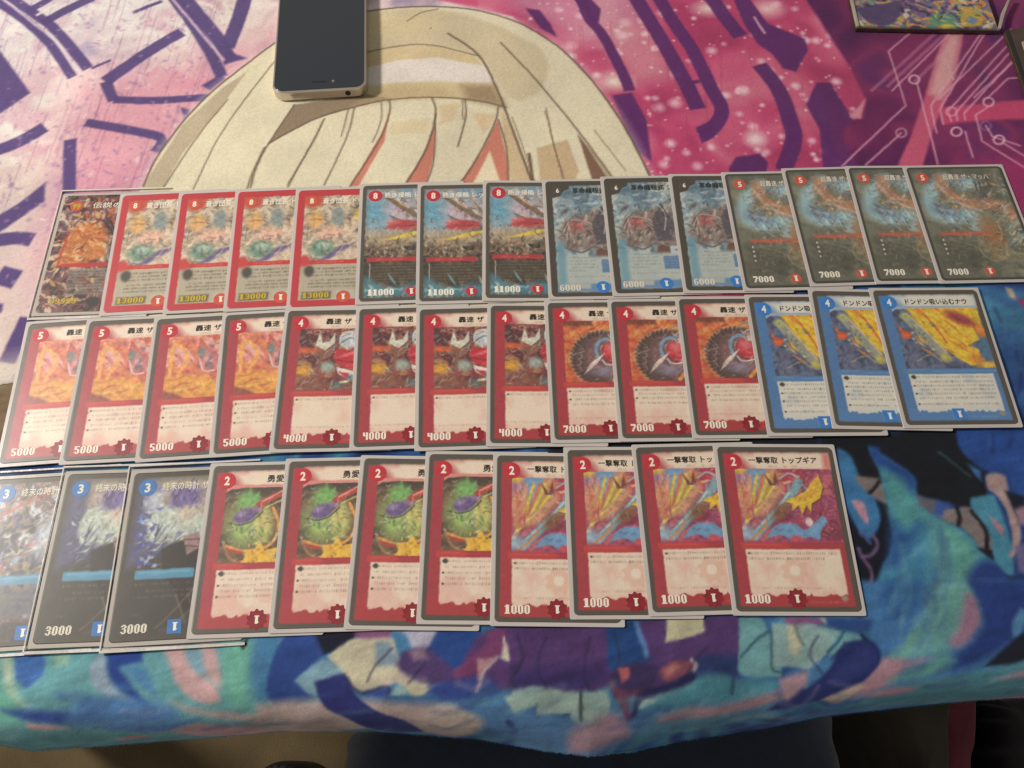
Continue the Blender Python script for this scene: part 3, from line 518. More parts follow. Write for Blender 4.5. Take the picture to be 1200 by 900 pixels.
def face_clock(foil=0):
    s = new_face(); s.rect(-1, -1, 64, 89, (70, 66, 58)); a = art_rect(s, 2.4, 2.4, 60.6, 85.2)
    s.pal(a, [(66, 62, 56), (80, 74, 66)], 12, 71, 1, 2)
    if foil < 2:
        s.rect(10, 46, 60.6, 85, (176, 164, 150), 8); s.poly([(2, 36), (4, 85), (13, 85), (14, 66), (22, 52), (24, 38)], (92, 92, 128), 6, .9, True); s.poly([(2, 2), (2, 34), (20, 44), (30, 34), (60, 34), (60, 2)], (66, 62, 56), 6, .9)
        s.poly([(44, 60), (50, 66), (60, 70), (60, 58)], (196, 186, 148), 2, .9, True); s.ell(46, 71, 4, 2.2, (92, 70, 60), .4, .4)
        s.poly([(11, 58), (14, 67), (22, 70), (30, 66), (38, 64), (45, 60), (42, 50), (34, 46), (24, 50), (14, 50)], (188, 198, 188), 1.6, 1, True)
        blades(s, 60, 10, 49, 44, 67, [(224, 230, 220), (136, 150, 150), (206, 204, 176), (160, 176, 176)], 71, ln=(1.5, 5), w=(.2, .7))
        s.ell(29, 73, 8, 6, (116, 100, 152), .2, .35); s.ell(31, 65, 5, 4, (206, 190, 172), .4, .5)
        blades(s, 50, 19, 66, 36, 78, [(146, 132, 182), (84, 72, 120), (166, 154, 194), (120, 110, 160)], 72, ang=(.4, 2.2), ln=(3, 8), w=(.3, .9)); blades(s, 14, 24, 60, 36, 68, [(222, 206, 186), (170, 140, 130), (196, 190, 180)], 172, ln=(2, 5), w=(.3, .8))
        blades(s, 46, 8, 34, 26, 54, [(124, 146, 170), (66, 66, 92), (196, 206, 208), (84, 80, 136)], 73, ang=(.4, 1.4), ln=(3, 10), w=(.2, .7))
        s.poly([(20, 46), (32, 50), (40, 44), (42, 22), (36, 12), (28, 26), (22, 34)], (52, 42, 38), 1.4, 1, True); s.poly([(30, 52), (38, 54), (40, 46), (33, 42)], (158, 128, 128), 1, 1, True); s.line([(31, 50), (39, 50)], .6, (90, 60, 66)); s.line([(31, 47), (39, 46)], .6, (90, 60, 66))
        s.poly([(40, 40), (46, 56), (52, 62), (60, 60), (60, 26), (46, 18)], (62, 58, 92), 1.2); s.line([(40, 44), (44, 52), (50, 60)], 1.4, (190, 62, 84), .8)
        for q in ([(38, 24), (30, 14), (22, 6)], [(40, 24), (41, 8)], [(30, 22), (36, 8)]): s.line(q, .7, (126, 110, 96), .8, .8)
        if foil: blades(s, 60, 7, 36, 16, 78, [(90, 90, 206), (176, 206, 226), (80, 70, 170), (226, 232, 226), (120, 150, 220)], 74, ln=(1.5, 5), w=(.4, 1.3)); s.ell(12, 72, 4, 6, (214, 222, 222), 0, .6, .7)  # reflection on the foil, painted into the print as blue and white blades
        for q in ([(44, 24), (36, 12), (28, 6)], [(46, 24), (47, 8)], [(36, 22), (42, 8)]): s.line(q, .7, (116, 100, 88), .8, .8)
    else:
        s.pal(a, [(52, 50, 60), (84, 82, 104), (120, 118, 130), (150, 130, 90), (120, 80, 96), (176, 190, 200)], 6, 75, 1.4, 2.4)
        blades(s, 120, 3, 30, 58, 80, [(150, 170, 200), (96, 70, 120), (176, 156, 90), (190, 90, 100), (206, 216, 224), (56, 52, 66), (110, 110, 150)], 76, ln=(3, 12)); s.ell(34, 56, 5, 10, (196, 210, 222), -.3, .7); s.rect(3, 14, 60, 28, (96, 100, 116), 4, .7)
        s.rect(2.4, 2.4, 60, 12, (62, 60, 62), 3, .8); s.line([(4, 66), (30, 78), (58, 82)], 2, (180, 90, 80), 1, .7)
    detail(s, (6, 36, 59, 84), 8 + foil, 50 if foil < 2 else 240, .35)
    s.poly(rrect(8, 30.4, 38, 35.4, 1), (84, 148, 182), .6); s.rect(10, 33.4, 36, 34.4, (140, 190, 214), .8, .6); body_text(s, 15, 30, (32.7,), (190, 216, 226), 77, .6, 1.2)
    body_text(s, 9, 56, (28, 24.4, 21.6), (150, 146, 140), 78, .6, 1.2); body_text(s, 9, 18, (13,), (130, 126, 118), 79, .6, 1); body_text(s, 24, 36, (4.8,), (120, 116, 108), 80, .5, .8)
    s.warp(.3, 3); finish_frame(s); return s

# name, face, cost, cost ink, title, title ink, title box, power, power ink, mana ink, mana style
DESIGN = {
 'A': (face_red_full, '99', M_redo, '伝説の禁断', M_white, (19, 77.6, 31, 4.4), '99999', M_yellow, None, 0),
 'B': (face_red_border, '8', M_redo, '蒼き団長 ドギラゴン剣', M_white, (16, 76.8, 42, 4.4), '13000', M_yellow, M_redo, 0),
 'C': (face_dark_battle, '8', M_redb, '熱き侵略 レッドゾーン', M_white, (14, 77.8, 44, 4.2), '11000', M_white, M_redb, 0),
 'D': (face_blue_beast, '6', M_dark, '革命龍程式 シリンダ', M_black, (17, 78.2, 40, 4.2), '6000', M_pale, M_blueb, 1),
 'E': (face_dragon_dark, '5', M_redo, '超轟速 ザ・マッハ', M_pale, (22, 77.6, 30, 4.4), '7000', M_white, M_redo, 0),
 'F': (lambda: std('flame'), '5', M_redb, '轟速 ザ・ゼット', M_black, (23, 78.4, 33, 4.0), '5000', M_white, M_redb, 2),
 'G': (lambda: std('mech'), '4', M_redb, '轟速 ザ・レッド', M_black, (23, 78.4, 33, 4.0), '4000', M_white, M_redb, 2),
 'H': (lambda: std('wheel'), '4', M_redb, '轟速 ザ・ゼロ', M_black, (24, 78.4, 29, 4.0), '7000', M_white, M_redb, 2),
 'I': (lambda: std('blue'), '4', M_blueb, 'ドンドン吸い込むナウ', M_black, (18, 78.0, 37, 3.9), None, None, M_blueb, 3),
 'J': (lambda: std('scale'), '2', M_redb, '勇愛の天秤', M_black, (29.5, 78.2, 23, 4.1), None, None, M_redb, 2),
 'K': (lambda: std('gear'), '2', M_redb, '一撃奪取 トップギア', M_black, (16.5, 78.6, 37, 3.8), '1000', M_white, M_redb, 2),
 'L': (lambda: face_clock(0), '3', M_blueb, '終末の時計 ザ・クロック', M_white, (16, 77.6, 44, 4.6), '3000', M_white, M_blueb, 3),
 'M': (lambda: face_clock(1), '3', M_blueb, '終末の時計 ザ・クロック', M_white, (16, 77.6, 44, 4.6), '3000', M_white, M_blueb, 3),
 'N': (lambda: face_clock(2), '3', M_blueb, '終末の時計 ザ・クロック', M_white, (16, 77.6, 44, 4.6), '3000', M_white, M_blueb, 3),
}
SLEEVE = prism('sleeve', rrect(0, -92, 67, 0, .9, 3), 0, .48, M_sleeve, .1, 1)
def seam_mesh(name, boxes):
    bm = bmesh.new()
    for x0, y0, x1, y1, z0, z1 in boxes:
        r = bmesh.ops.create_cube(bm, size=1); bmesh.ops.scale(bm, vec=((x1 - x0) * MM, (y1 - y0) * MM, (z1 - z0) * MM), verts=r['verts'])
        bmesh.ops.translate(bm, vec=((x0 + x1) / 2 * MM, (y0 + y1) / 2 * MM, (z0 + z1) / 2 * MM), verts=r['verts'])
    me = bpy.data.meshes.new(name); bm.to_mesh(me); bm.free(); me.materials.append(M_seal); return me
def film_mesh():
    """clear outer sleeve: a slightly rippled film a little larger than the sleeve"""
    n = 40; bm = bmesh.new(); g = []
    for j in range(n + 1):
        row = []
        for i in range(n + 1):
            x = -1.6 + 70.2 * i / n; y = -94.5 + 97 * j / n
            row.append(bm.verts.new((x * MM, y * MM, (.80 + .10 * math.sin(x * .09 + y * .05) + .06 * math.sin(y * .11 - x * .16)) * MM)))
        g.append(row)
    for j in range(n):
        for i in range(n): bm.faces.new((g[j][i], g[j][i + 1], g[j + 1][i + 1], g[j + 1][i]))
    for f in bm.faces: f.smooth = True
    me = bpy.data.meshes.new('film'); bm.to_mesh(me); bm.free(); me.materials.append(M_clear); return me
FILM = film_mesh(); SEAM = seam_mesh('seam', [(-1.6, -94.6, 68.6, -93.2, .1, .72), (-1.6, 2.0, 68.6, 2.9, .1, .72), (-1.7, -93.2, -1.0, 2.0, .1, .7)])
OX, OY = 2.0, -90.0                                     # card inside the sleeve
def build_kind(k):
    fn, cost, cm, title, tm, tb, power, pm, mana, style = DESIGN[k]
    s = fn()
    if k in 'ABDELMN': mu = np.array((132, 124, 112)); s.C = np.clip(mu + (s.C - mu) * {'A': 1.25, 'B': 1.12, 'D': 1.08, 'E': 1.2, 'L': 1.2, 'M': 1.2}.get(k, 1.2) - {'A': 18, 'B': 12, 'D': 4, 'E': -6, 'L': 8, 'M': 8}.get(k, 14), 20, 245)
    s.C = s.C * .86 + np.array((158, 148, 134)) * .14; s.grain(.03, ord(k))  # pale haze of the matte sleeve mixed into the print colours
    X, Y = s.X.copy(), s.Y.copy(); r = 2.6                # rounded card corners
    for cx, cy, sx, sy in ((r, r, -1, -1), (63 - r, r, 1, -1), (r, 88 - r, -1, 1), (63 - r, 88 - r, 1, 1)):
        dx, dy = X - cx, Y - cy; mk = (dx * sx > 0) & (dy * sy > 0); mm = np.maximum(abs(dx), abs(dy)); L = np.hypot(dx, dy) + 1e-9
        f = np.where(mk, mm / L, 1); X = np.where(mk, cx + dx * f, X); Y = np.where(mk, cy + dy * f, Y)
    zf = .56
    parts = [('card_print', s.mesh('card_print', X + OX, Y + OY, X * 0 + zf, M_print, .3))]
    bx, by, br = (8.2, 79.6, 4.5) if k not in 'ABDE' else (8.8, 79.4, 4.0)
    if k == 'D': bx, by, br = 7.6, 80.4, 3.2
    if k in 'LMN': br = 4.7
    parts.append(('cost_badge', prism('cost_badge', disc(bx + OX, by + OY, br), zf - .02, zf + .08, cm, .04, 1)))
    ch = br * 1.12; cw = ch * .56 * len(cost)
    parts.append(('cost_number', text_mesh('cost_number', cost, bx - cw / 2 + OX, by - ch / 2 + OY, cw, ch, zf + .11, M_white if k != 'A' else M_yellow, .035)))
    x, y, w, h = tb; parts.append(('title_lettering', embolden(text_mesh('title_lettering', title, x + OX, y + OY, w, h, zf + .07, tm, 0), .16)))
    if power:
        pw = 3.15 * len(power); parts.append(('power_number', digits('power_number', power, (5.2 if k not in 'AB' else 7) + OX, (4.0 if k not in 'AB' else 6.0) + OY, pw, 4.4 if k not in 'AB' else 3.8, zf + .07, pm)))
    if mana:
        mx, my = (31.5, 6.4)
        if style == 3: pts = [(mx - 3.6 + OX, my - 3.6 + OY), (mx + 3.6 + OX, my - 3.6 + OY), (mx + 3.0 + OX, my + 3.4 + OY), (mx - 3.9 + OX, my + 3.4 + OY)]
        else: pts = disc(mx + OX, my + OY, 3.9 if style != 2 else 4.4, 40, .8 if style == 2 else 0)
        if k == 'E' or k in 'BC': pts = disc(mx + OX, my + OY, 3.3 if k != 'B' else 4.2, 32)
        if k == 'D': pts = disc(mx + OX, my + OY, 4.2, 32)
        parts.append(('mana_badge', prism('mana_badge', pts, zf - .02, zf + .08, M_gear if style == 2 else mana, .04, 1)))
        parts.append(('mana_number', digits('mana_number', '1', mx - 1.2 + OX, my - 2.1 + OY, 2.4, 4.0, zf + .11, M_white, True)))
    return parts
KINDS = {}
def card(k, T, X0, slope, row_z, label, group, film=False):
    if k not in KINDS: KINDS[k] = build_kind(k)
    x, y, th = T
    z = row_z + slope * (X0 - x)                         # sheared stack: left edge rests on the card below
    f = (H - z - .5) / (H - 1.0); x, y = x * f, y * f
    e = bpy.data.objects.new('trading_card', None); COL.objects.link(e); e.empty_display_size = .02
    phi = math.atan(slope)
    M = Matrix.Translation(Vector((x, y, z)) * MM) @ Matrix.Rotation(phi, 4, 'Y') @ Matrix.Rotation(math.radians(th), 4, 'Z')
    e.matrix_world = M; tag(e, label, 'trading card', group)
    link('sleeve', SLEEVE, e)
    for n, me in KINDS[k]: link(n, me, e)
    if film: link('outer_sleeve', FILM, e); link('outer_seam', SEAM, e)
    return e
ROW1 = [(-289.5, 340.1, 2.05), (-252.6, 340.2, 4.2), (-214.9, 341.5, 4.1), (-178.7, 343.0, 3.9), (-139.7, 344.1, 2.97), (-98.5, 347.9, 2.8), (-61.1, 348.1, 2.1), (-18.7, 350.6, .51), (19.7, 351.3, 1.52), (57.7, 353.6, 1.9), (102.2, 355.7, .9), (137.0, 357.1, 1.9), (176.9, 360.3, 2.5), (218.9, 362.2, 1.14), (256.9, 362.3, 1.84)]
ROW2 = [(-287.7, 244.2, 4.6), (-252.2, 246.1, 3.6), (-212.5, 247.3, 4.5), (-172.3, 250.1, 4.3), (-135.4, 253.2, 1.47), (-93.1, 254.2, 2.43), (-57.1, 253.9, 2.2), (-14.7, 256.6, .23), (19.3, 258.4, 1.28), (57.3, 259.3, .91), (98.0, 261.0, .89), (140.0, 262.4, .66), (179.0, 266.8, -.9), (215.7, 266.9, .86)]
ROW3 = [(-280.5, 147.2, 3.6), (-241.4, 150.3, 2.2), (-205.9, 150.7, 3.3), (-163.7, 154.8, 1.87), (-123.2, 157.4, 1.56), (-82.5, 159.4, -.69), (-47.2, 161.8, -.39), (-10.3, 160.9, -.55), (28.0, 163.9, .39), (65.3, 165.2, 1.7), (110.0, 165.7, -.1)]
K1, K2, K3 = 'ABBBBCCCDDDEEEE', 'FFFFGGGGHHHIII', 'NLMJJJJKKKK'
DESC = {'A': 'gold and violet full-art card reading 99999', 'B': 'red-bordered card reading 13000', 'C': 'dark battle-scene card reading 11000', 'D': 'pale blue card with black corner tag',
        'E': 'grey-brown card reading 7000', 'F': 'orange flame card reading 5000', 'G': 'red machine card reading 4000', 'H': 'red wheel card reading 7000', 'I': 'blue card with yellow picture',
        'J': 'red card with green picture', 'K': 'red card reading 1000'}
ROWN = ('top row', 'middle row', 'bottom row')
ORD = {1: ['the only'], 3: ['leftmost of three', 'middle of three', 'rightmost of three'], 4: ['leftmost of four', 'second from left of four', 'third from left of four', 'rightmost of four']}
GRP = {'A': None, 'B': 'red-bordered 13000 cards', 'C': 'dark battle-scene 11000 cards', 'D': 'pale blue cards', 'E': 'grey-brown 7000 cards', 'F': 'orange flame 5000 cards', 'G': 'red machine 4000 cards', 'H': 'red wheel 7000 cards', 'I': 'blue cards with yellow pictures', 'J': 'red cards with green pictures', 'K': 'red 1000 cards'}
SP = {'N': 'colourful foil card cut by the left photo edge, bottom row', 'L': 'dark card reading 3000 with dull violet picture, bottom row', 'M': 'dark card reading 3000 with painted blue foil glint, bottom row'}

# ------------------------------------------------------------------ floor, table
fl = link('floor', prism('floor', [(-1500, -1200), (1500, -1200), (1500, 1800), (-1500, 1800)], -725, -720, M_floor)); tag(fl, None, None, None, 'structure')
te = bpy.data.objects.new('table', None); COL.objects.link(te); te.location = (0, .6, -.72); tag(te, 'brown wooden table covered by the two printed tapestries', 'table')
def addc(name, me, parent):
    o = link(name, me, parent); o.matrix_parent_inverse = Matrix.Translation(parent.location).inverted(); return o
ang = math.atan(SL); cs, sn = math.cos(ang), math.sin(ang)
def rot(x, y): return (x * cs - y * sn, YE + x * sn + y * cs)
addc('table_top', prism('table_top', [rot(*q) for q in ((-620, 1), (620, 1), (620, 700), (-620, 700))], -27, -1.2, M_wood, 2), te)
for lx, ly in ((-560, 60), (560, 60), (-560, 640), (560, 640)):
    addc('leg', prism('leg', [rot(lx + a, ly + b) for a, b in ((-25, -25), (25, -25), (25, 25), (-25, 25))], -720, -27, M_wood, 2), te)

# ------------------------------------------------------------------ lower tapestry
def paint_lower():
    s = Sheet(-430, YE - DEND, 470, 300, .85, (40, 70, 140), PL); al = (slice(None), slice(None))
    s.pal(al, [(30, 52, 112), (44, 84, 150), (58, 112, 170), (70, 140, 170), (40, 70, 140)], 60, 5, 1, 2.4); N = (34, 36, 46)
    # left and bottom band
    s.zoom(1, 0, 0); s.poly([(-300, 740), (420, 730), (420, 900), (-300, 920)], (104, 170, 176), 30)
    s.poly([(-200, 380), (60, 380), (40, 540), (-200, 560)], (140, 116, 86), 4); s.poly([(640, 500), (1100, 500), (1100, 560), (640, 560)], (30, 34, 48), 6)
    s.zoom(3, 0, 700)
    for p, c, f in (([(50, 200), (150, 200), (160, 280), (100, 320), (60, 280)], (66, 112, 184), 3), ([(0, 215), (40, 220), (60, 320), (120, 390), (60, 370), (20, 300)], (186, 206, 180), 5),
                    ([(0, 290), (30, 330), (100, 400), (60, 440), (0, 440)], (110, 190, 160), 14), ([(180, 190), (240, 190), (240, 240), (200, 250)], (150, 196, 176), 5), ([(320, 230), (370, 180), (400, 300), (480, 375), (380, 345), (330, 300)], (150, 176, 196), 4),
                    ([(375, 170), (505, 170), (500, 230), (420, 245), (460, 310), (530, 390), (560, 410), (470, 370), (390, 280)], (44, 74, 160), 4), ([(430, 250), (500, 245), (540, 310), (550, 350), (480, 310)], (80, 140, 190), 5),
                    ([(575, 165), (640, 160), (680, 250), (770, 330), (775, 365), (700, 365), (620, 310)], (206, 164, 164), 4), ([(690, 160), (740, 160), (780, 260), (790, 330), (730, 290)], (196, 160, 160), 6), ([(640, 165), (690, 160), (720, 260), (690, 260)], (120, 160, 180), 6),
                    ([(780, 160), (970, 150), (960, 380), (900, 400), (800, 360)], (106, 180, 160), 10), ([(900, 150), (980, 140), (960, 260), (950, 340), (880, 260)], (84, 140, 190), 8), ([(980, 140), (1110, 120), (1160, 200), (1040, 290), (1095, 355), (1010, 385), (950, 340)], (46, 76, 156), 3),
                    ([(10, 395), (230, 400), (290, 360), (200, 340), (330, 350), (560, 370), (640, 420), (560, 440), (220, 450)], (78, 128, 186), 9), ([(20, 400), (150, 395), (240, 405), (210, 445), (100, 425)], (50, 80, 160), 6), ([(100, 440), (160, 445), (240, 460), (170, 470), (110, 460)], (206, 164, 164), 4),
                    ([(600, 370), (760, 400), (1000, 415), (1190, 400), (1180, 470), (860, 470), (880, 440), (700, 410)], (192, 168, 166), 7), ([(600, 460), (700, 445), (900, 450), (1100, 440), (1200, 440), (1100, 470), (800, 485), (640, 478)], (206, 160, 166), 5), ([(330, 460), (420, 445), (560, 440), (700, 430), (560, 470)], (76, 120, 184), 6), ([(410, 495), (500, 484), (540, 488), (440, 505)], (206, 150, 166), 4), ([(840, 165), (875, 140), (850, 190)], N, 1)):
        s.poly(p, c, f * .62, 1, True)
    s.zoom(3, 300, 700)
    for p, c, f in (([(0, 100), (700, 90), (700, 360), (0, 380)], (70, 132, 180), 16), ([(60, 210), (120, 120), (215, 120), (245, 200), (140, 290), (200, 350), (90, 385), (50, 350)], (46, 76, 152), 3), ([(200, 115), (360, 110), (335, 170), (240, 200)], (34, 38, 56), 2),
                    ([(255, 205), (340, 150), (440, 135), (485, 150), (500, 230), (560, 290), (635, 312), (560, 345), (500, 300), (460, 310), (370, 332), (320, 285)], (206, 198, 166), 2), ([(420, 160), (470, 155), (500, 240), (415, 245)], (134, 160, 176), 4), ([(140, 295), (200, 240), (255, 220), (305, 270), (290, 300), (205, 345)], (124, 166, 184), 2),
                    ([(360, 330), (460, 310), (500, 345), (420, 350)], (54, 84, 160), 3), ([(470, 340), (500, 300), (540, 335)], (150, 190, 190), 2), ([(0, 380), (160, 360), (450, 365), (700, 385), (800, 450), (700, 490), (480, 460), (200, 470), (0, 470)], (196, 172, 164), 9),
                    ([(205, 300), (250, 285), (310, 275), (350, 340), (420, 395), (520, 430), (590, 470), (460, 470), (330, 430), (240, 380)], (48, 54, 128), 2), ([(590, 180), (640, 115), (800, 108), (800, 140), (720, 240), (640, 250)], (40, 78, 156), 3), ([(350, 112), (480, 108), (470, 145), (350, 145)], (140, 84, 130), 3), ([(480, 110), (640, 108), (600, 190), (550, 180), (530, 130)], (180, 180, 200), 3),
                    ([(490, 235), (520, 190), (600, 180), (650, 210), (690, 250), (720, 300), (600, 305), (520, 270)], (84, 62, 116), 4), ([(540, 190), (590, 185), (610, 210), (560, 225)], (150, 120, 146), 4), ([(820, 108), (1200, 100), (1200, 320), (1100, 330), (900, 330), (700, 350), (600, 330), (700, 280)], (92, 60, 118), 3),
                    ([(600, 310), (800, 280), (860, 330), (800, 370), (640, 360)], (50, 70, 150), 6), ([(820, 108), (882, 108), (862, 190), (780, 260), (700, 285), (690, 260), (800, 170)], (126, 62, 110), 2), ([(780, 215), (845, 205), (800, 270), (775, 330)], (190, 140, 150), 2), ([(872, 130), (893, 222), (858, 212)], (214, 206, 180), 1.2),
                    ([(700, 380), (780, 350), (900, 350), (1000, 400), (1200, 430), (1200, 560), (1000, 520), (860, 480)], (78, 130, 184), 8), ([(870, 350), (1000, 315), (1050, 330), (1200, 330), (1240, 400), (1150, 440), (1115, 425), (1110, 405), (990, 420), (985, 380), (900, 400)], (164, 194, 180), 2), ([(1040, 480), (1150, 450), (1260, 420), (1300, 480), (1180, 550)], (190, 140, 150), 9), ([(560, 420), (640, 380), (760, 410), (800, 440), (720, 480)], (204, 184, 166), 8)):
        s.poly(p, c, f * .62, 1, True)
    s.line([(310, 275), (330, 310), (380, 330), (460, 310), (465, 335)], 1.2, (60, 60, 90)); s.line([(985, 378), (1002, 385), (992, 420)], 1.2, (40, 60, 90)); s.line([(1142, 330), (1150, 420)], 1.2, (50, 70, 80)); s.line([(775, 330), (800, 270), (850, 205)], .9, (220, 200, 200)); s.line([(885, 440), (915, 460), (905, 475)], 4, (44, 70, 140))
    for x in (940, 1010, 1060, 1130, 1180): s.line([(x, 120), (x - 8, 220), (x + 10, 300)], 2, (74, 48, 104), 3, .5)
    s.zoom(3, 600, 700)
    for p, c, f in (([(0, 100), (800, 70), (795, 220), (640, 290), (450, 350), (350, 310), (0, 320)], (88, 58, 116), 3), ([(0, 250), (330, 230), (340, 300), (200, 320), (0, 325)], (66, 50, 110), 10), ([(330, 85), (440, 80), (470, 190), (500, 220), (400, 235), (350, 255), (332, 220)], (34, 72, 136), 3),
                    ([(545, 72), (672, 72), (677, 125), (600, 145), (535, 160)], (200, 196, 156), 1.5), ([(560, 300), (640, 220), (790, 200), (800, 280), (640, 300)], (44, 60, 116), 6), ([(0, 330), (110, 313), (200, 337), (330, 318), (345, 380), (310, 440), (215, 430), (212, 408), (150, 408), (88, 420), (85, 375), (0, 390)], (160, 188, 176), 1.8),
                    ([(450, 355), (600, 300), (720, 270), (800, 285), (950, 290), (900, 340), (700, 370), (500, 385)], (74, 146, 164), 6), ([(0, 430), (300, 450), (480, 400), (520, 440), (420, 500), (200, 560), (0, 520)], (82, 132, 182), 9), ([(210, 470), (330, 410), (400, 430), (420, 480), (260, 545), (200, 540)], (176, 140, 156), 9),
                    ([(335, 290), (380, 240), (440, 225), (520, 240), (480, 320), (420, 330), (360, 350)], (62, 50, 96), 3), ([(340, 280), (380, 320), (470, 320), (480, 335), (400, 350), (420, 420), (400, 430), (365, 360)], (116, 60, 92), 2.4), ([(520, 280), (520, 245), (580, 222), (630, 225), (645, 250), (560, 290)], (140, 74, 92), 2.4), ([(530, 255), (570, 232), (585, 245), (535, 275)], (190, 120, 110), 4),
                    ([(440, 340), (500, 310), (560, 290), (645, 258), (630, 300), (480, 350), (440, 400), (415, 425)], (38, 40, 88), 3), ([(445, 390), (470, 355), (520, 355), (480, 375)], (190, 210, 200), 1.6), ([(520, 420), (620, 390), (760, 375), (940, 330), (950, 355), (800, 410), (540, 450)], (176, 136, 146), 7), ([(430, 480), (520, 440), (700, 420), (940, 370), (960, 420), (700, 450), (440, 520)], (80, 140, 170), 7), ([(370, 250), (405, 245), (410, 275), (380, 290)], (190, 96, 100), 1.5),
                    ([(798, 72), (870, 70), (900, 110), (950, 250), (948, 280), (870, 275), (800, 262), (790, 225)], (108, 166, 170), 1.8)):
        s.poly(p, c, f * .62, 1, True)
    s.line([(625, 222), (645, 240), (640, 255)], 1.2, (226, 206, 200)); s.line([(240, 330), (250, 425)], 1.4, (46, 60, 70)); s.line([(800, 215), (860, 150), (915, 115)], 1.2, (50, 90, 110)); s.line([(775, 280), (778, 335)], 1.2, (40, 70, 100)); s.line([(435, 90), (470, 200)], 2.4, (90, 130, 190))
    # right-hand part
    s.zoom(4, 900, 480)
    for p, c, f in (([(250, 90), (900, 60), (1700, 60), (1700, 2000), (250, 900)], (34, 66, 138), 8), ([(250, 100), (580, 105), (880, 85), (900, 170), (960, 240), (1030, 290), (1015, 350), (1020, 400), (960, 415), (975, 480), (880, 450), (700, 400), (690, 330), (560, 260), (520, 170), (470, 165), (540, 330), (430, 320), (340, 190), (250, 200)], (26, 30, 38), 3),
                    ([(330, 180), (380, 210), (430, 310), (500, 430), (530, 520), (500, 590), (440, 590), (390, 500), (340, 340)], (56, 122, 178), 3), ([(398, 425), (450, 445), (472, 520), (460, 532), (425, 490)], (196, 140, 160), 2), ([(405, 305), (530, 330), (562, 455), (470, 400)], (128, 114, 112), 2),
                    ([(380, 490), (440, 590), (490, 600), (530, 520), (500, 430), (560, 450), (575, 600), (520, 760), (480, 840), (520, 900), (450, 960), (400, 700)], (24, 28, 42), 3), ([(465, 165), (560, 220), (680, 320), (700, 400), (790, 500), (880, 545), (1000, 625), (1090, 720), (1200, 800), (1240, 900), (480, 900), (510, 790), (580, 620), (560, 440), (520, 300)], (62, 136, 176), 3),
                    ([(470, 165), (560, 220), (680, 320), (680, 390), (600, 340), (500, 250)], (36, 76, 156), 6), ([(540, 280), (620, 330), (700, 420), (760, 500), (640, 560), (570, 480)], (84, 168, 170), 12), ([(580, 520), (660, 590), (700, 540), (640, 700), (560, 720)], (40, 90, 160), 12), ([(790, 500), (880, 545), (980, 640), (960, 800), (800, 880), (760, 700)], (96, 172, 160), 14), ([(940, 760), (1040, 700), (1200, 800), (1240, 900), (940, 900)], (38, 66, 140), 10),
                    ([(840, 520), (700, 440), (780, 430), (850, 470)], (120, 120, 150), 4), ([(790, 440), (850, 450), (850, 500), (780, 490)], (52, 90, 170), 5), ([(840, 470), (960, 465), (1040, 560), (1095, 660), (1030, 660), (930, 560), (830, 510)], (134, 122, 120), 2), ([(700, 400), (790, 430), (770, 480), (720, 440)], (110, 110, 120), 3), ([(985, 635), (1085, 655), (1060, 700), (1010, 660)], (30, 30, 36), 2),
                    ([(950, 420), (1020, 400), (1060, 400), (1150, 640), (1150, 800), (1070, 700), (1040, 560), (960, 470)], (70, 150, 180), 3), ([(1040, 490), (1100, 540), (1100, 590)], (196, 130, 150), 2), ([(1025, 320), (1060, 295), (1115, 310), (1125, 370), (1150, 480), (1185, 560), (1192, 620), (1150, 690), (1128, 680), (1150, 610), (1110, 470), (1070, 400), (1025, 370)], (186, 156, 152), 2),
                    ([(940, 250), (1010, 290), (1000, 340)], (60, 120, 190), 3), ([(900, 95), (1500, 95), (1500, 420), (1180, 400), (1120, 320), (1000, 270), (900, 180)], (36, 78, 160), 4), ([(1110, 380), (1180, 400), (1200, 420), (1170, 540), (1150, 480)], (28, 34, 50), 3), ([(1150, 470), (1240, 440), (1240, 560), (1170, 540)], (170, 130, 150), 4), ([(1160, 640), (1240, 620), (1240, 780), (1180, 760)], (120, 110, 160), 4), ([(1130, 780), (1240, 790), (1240, 900), (1160, 860)], (26, 32, 60), 5)):
        s.poly(p, c, f * .62, 1, True)
    s.line([(885, 455), (902, 500), (898, 540)], 2.2, (34, 32, 40)); s.line([(960, 480), (1025, 560), (1032, 640)], 2.2, (34, 32, 40)); s.line([(470, 390), (520, 340)], 2, (34, 32, 40)); s.line([(800, 205), (950, 310)], 1, (50, 90, 84))
    s.line([(490, 585), (512, 620), (485, 672), (440, 682), (425, 650)], 1.6, (120, 96, 140)); s.line([(440, 690), (480, 760), (460, 860)], 1.6, (130, 90, 130)); s.line([(440, 590), (430, 570), (480, 620)], 1.4, (80, 90, 150))
    s.zoom(4, 900, 680)
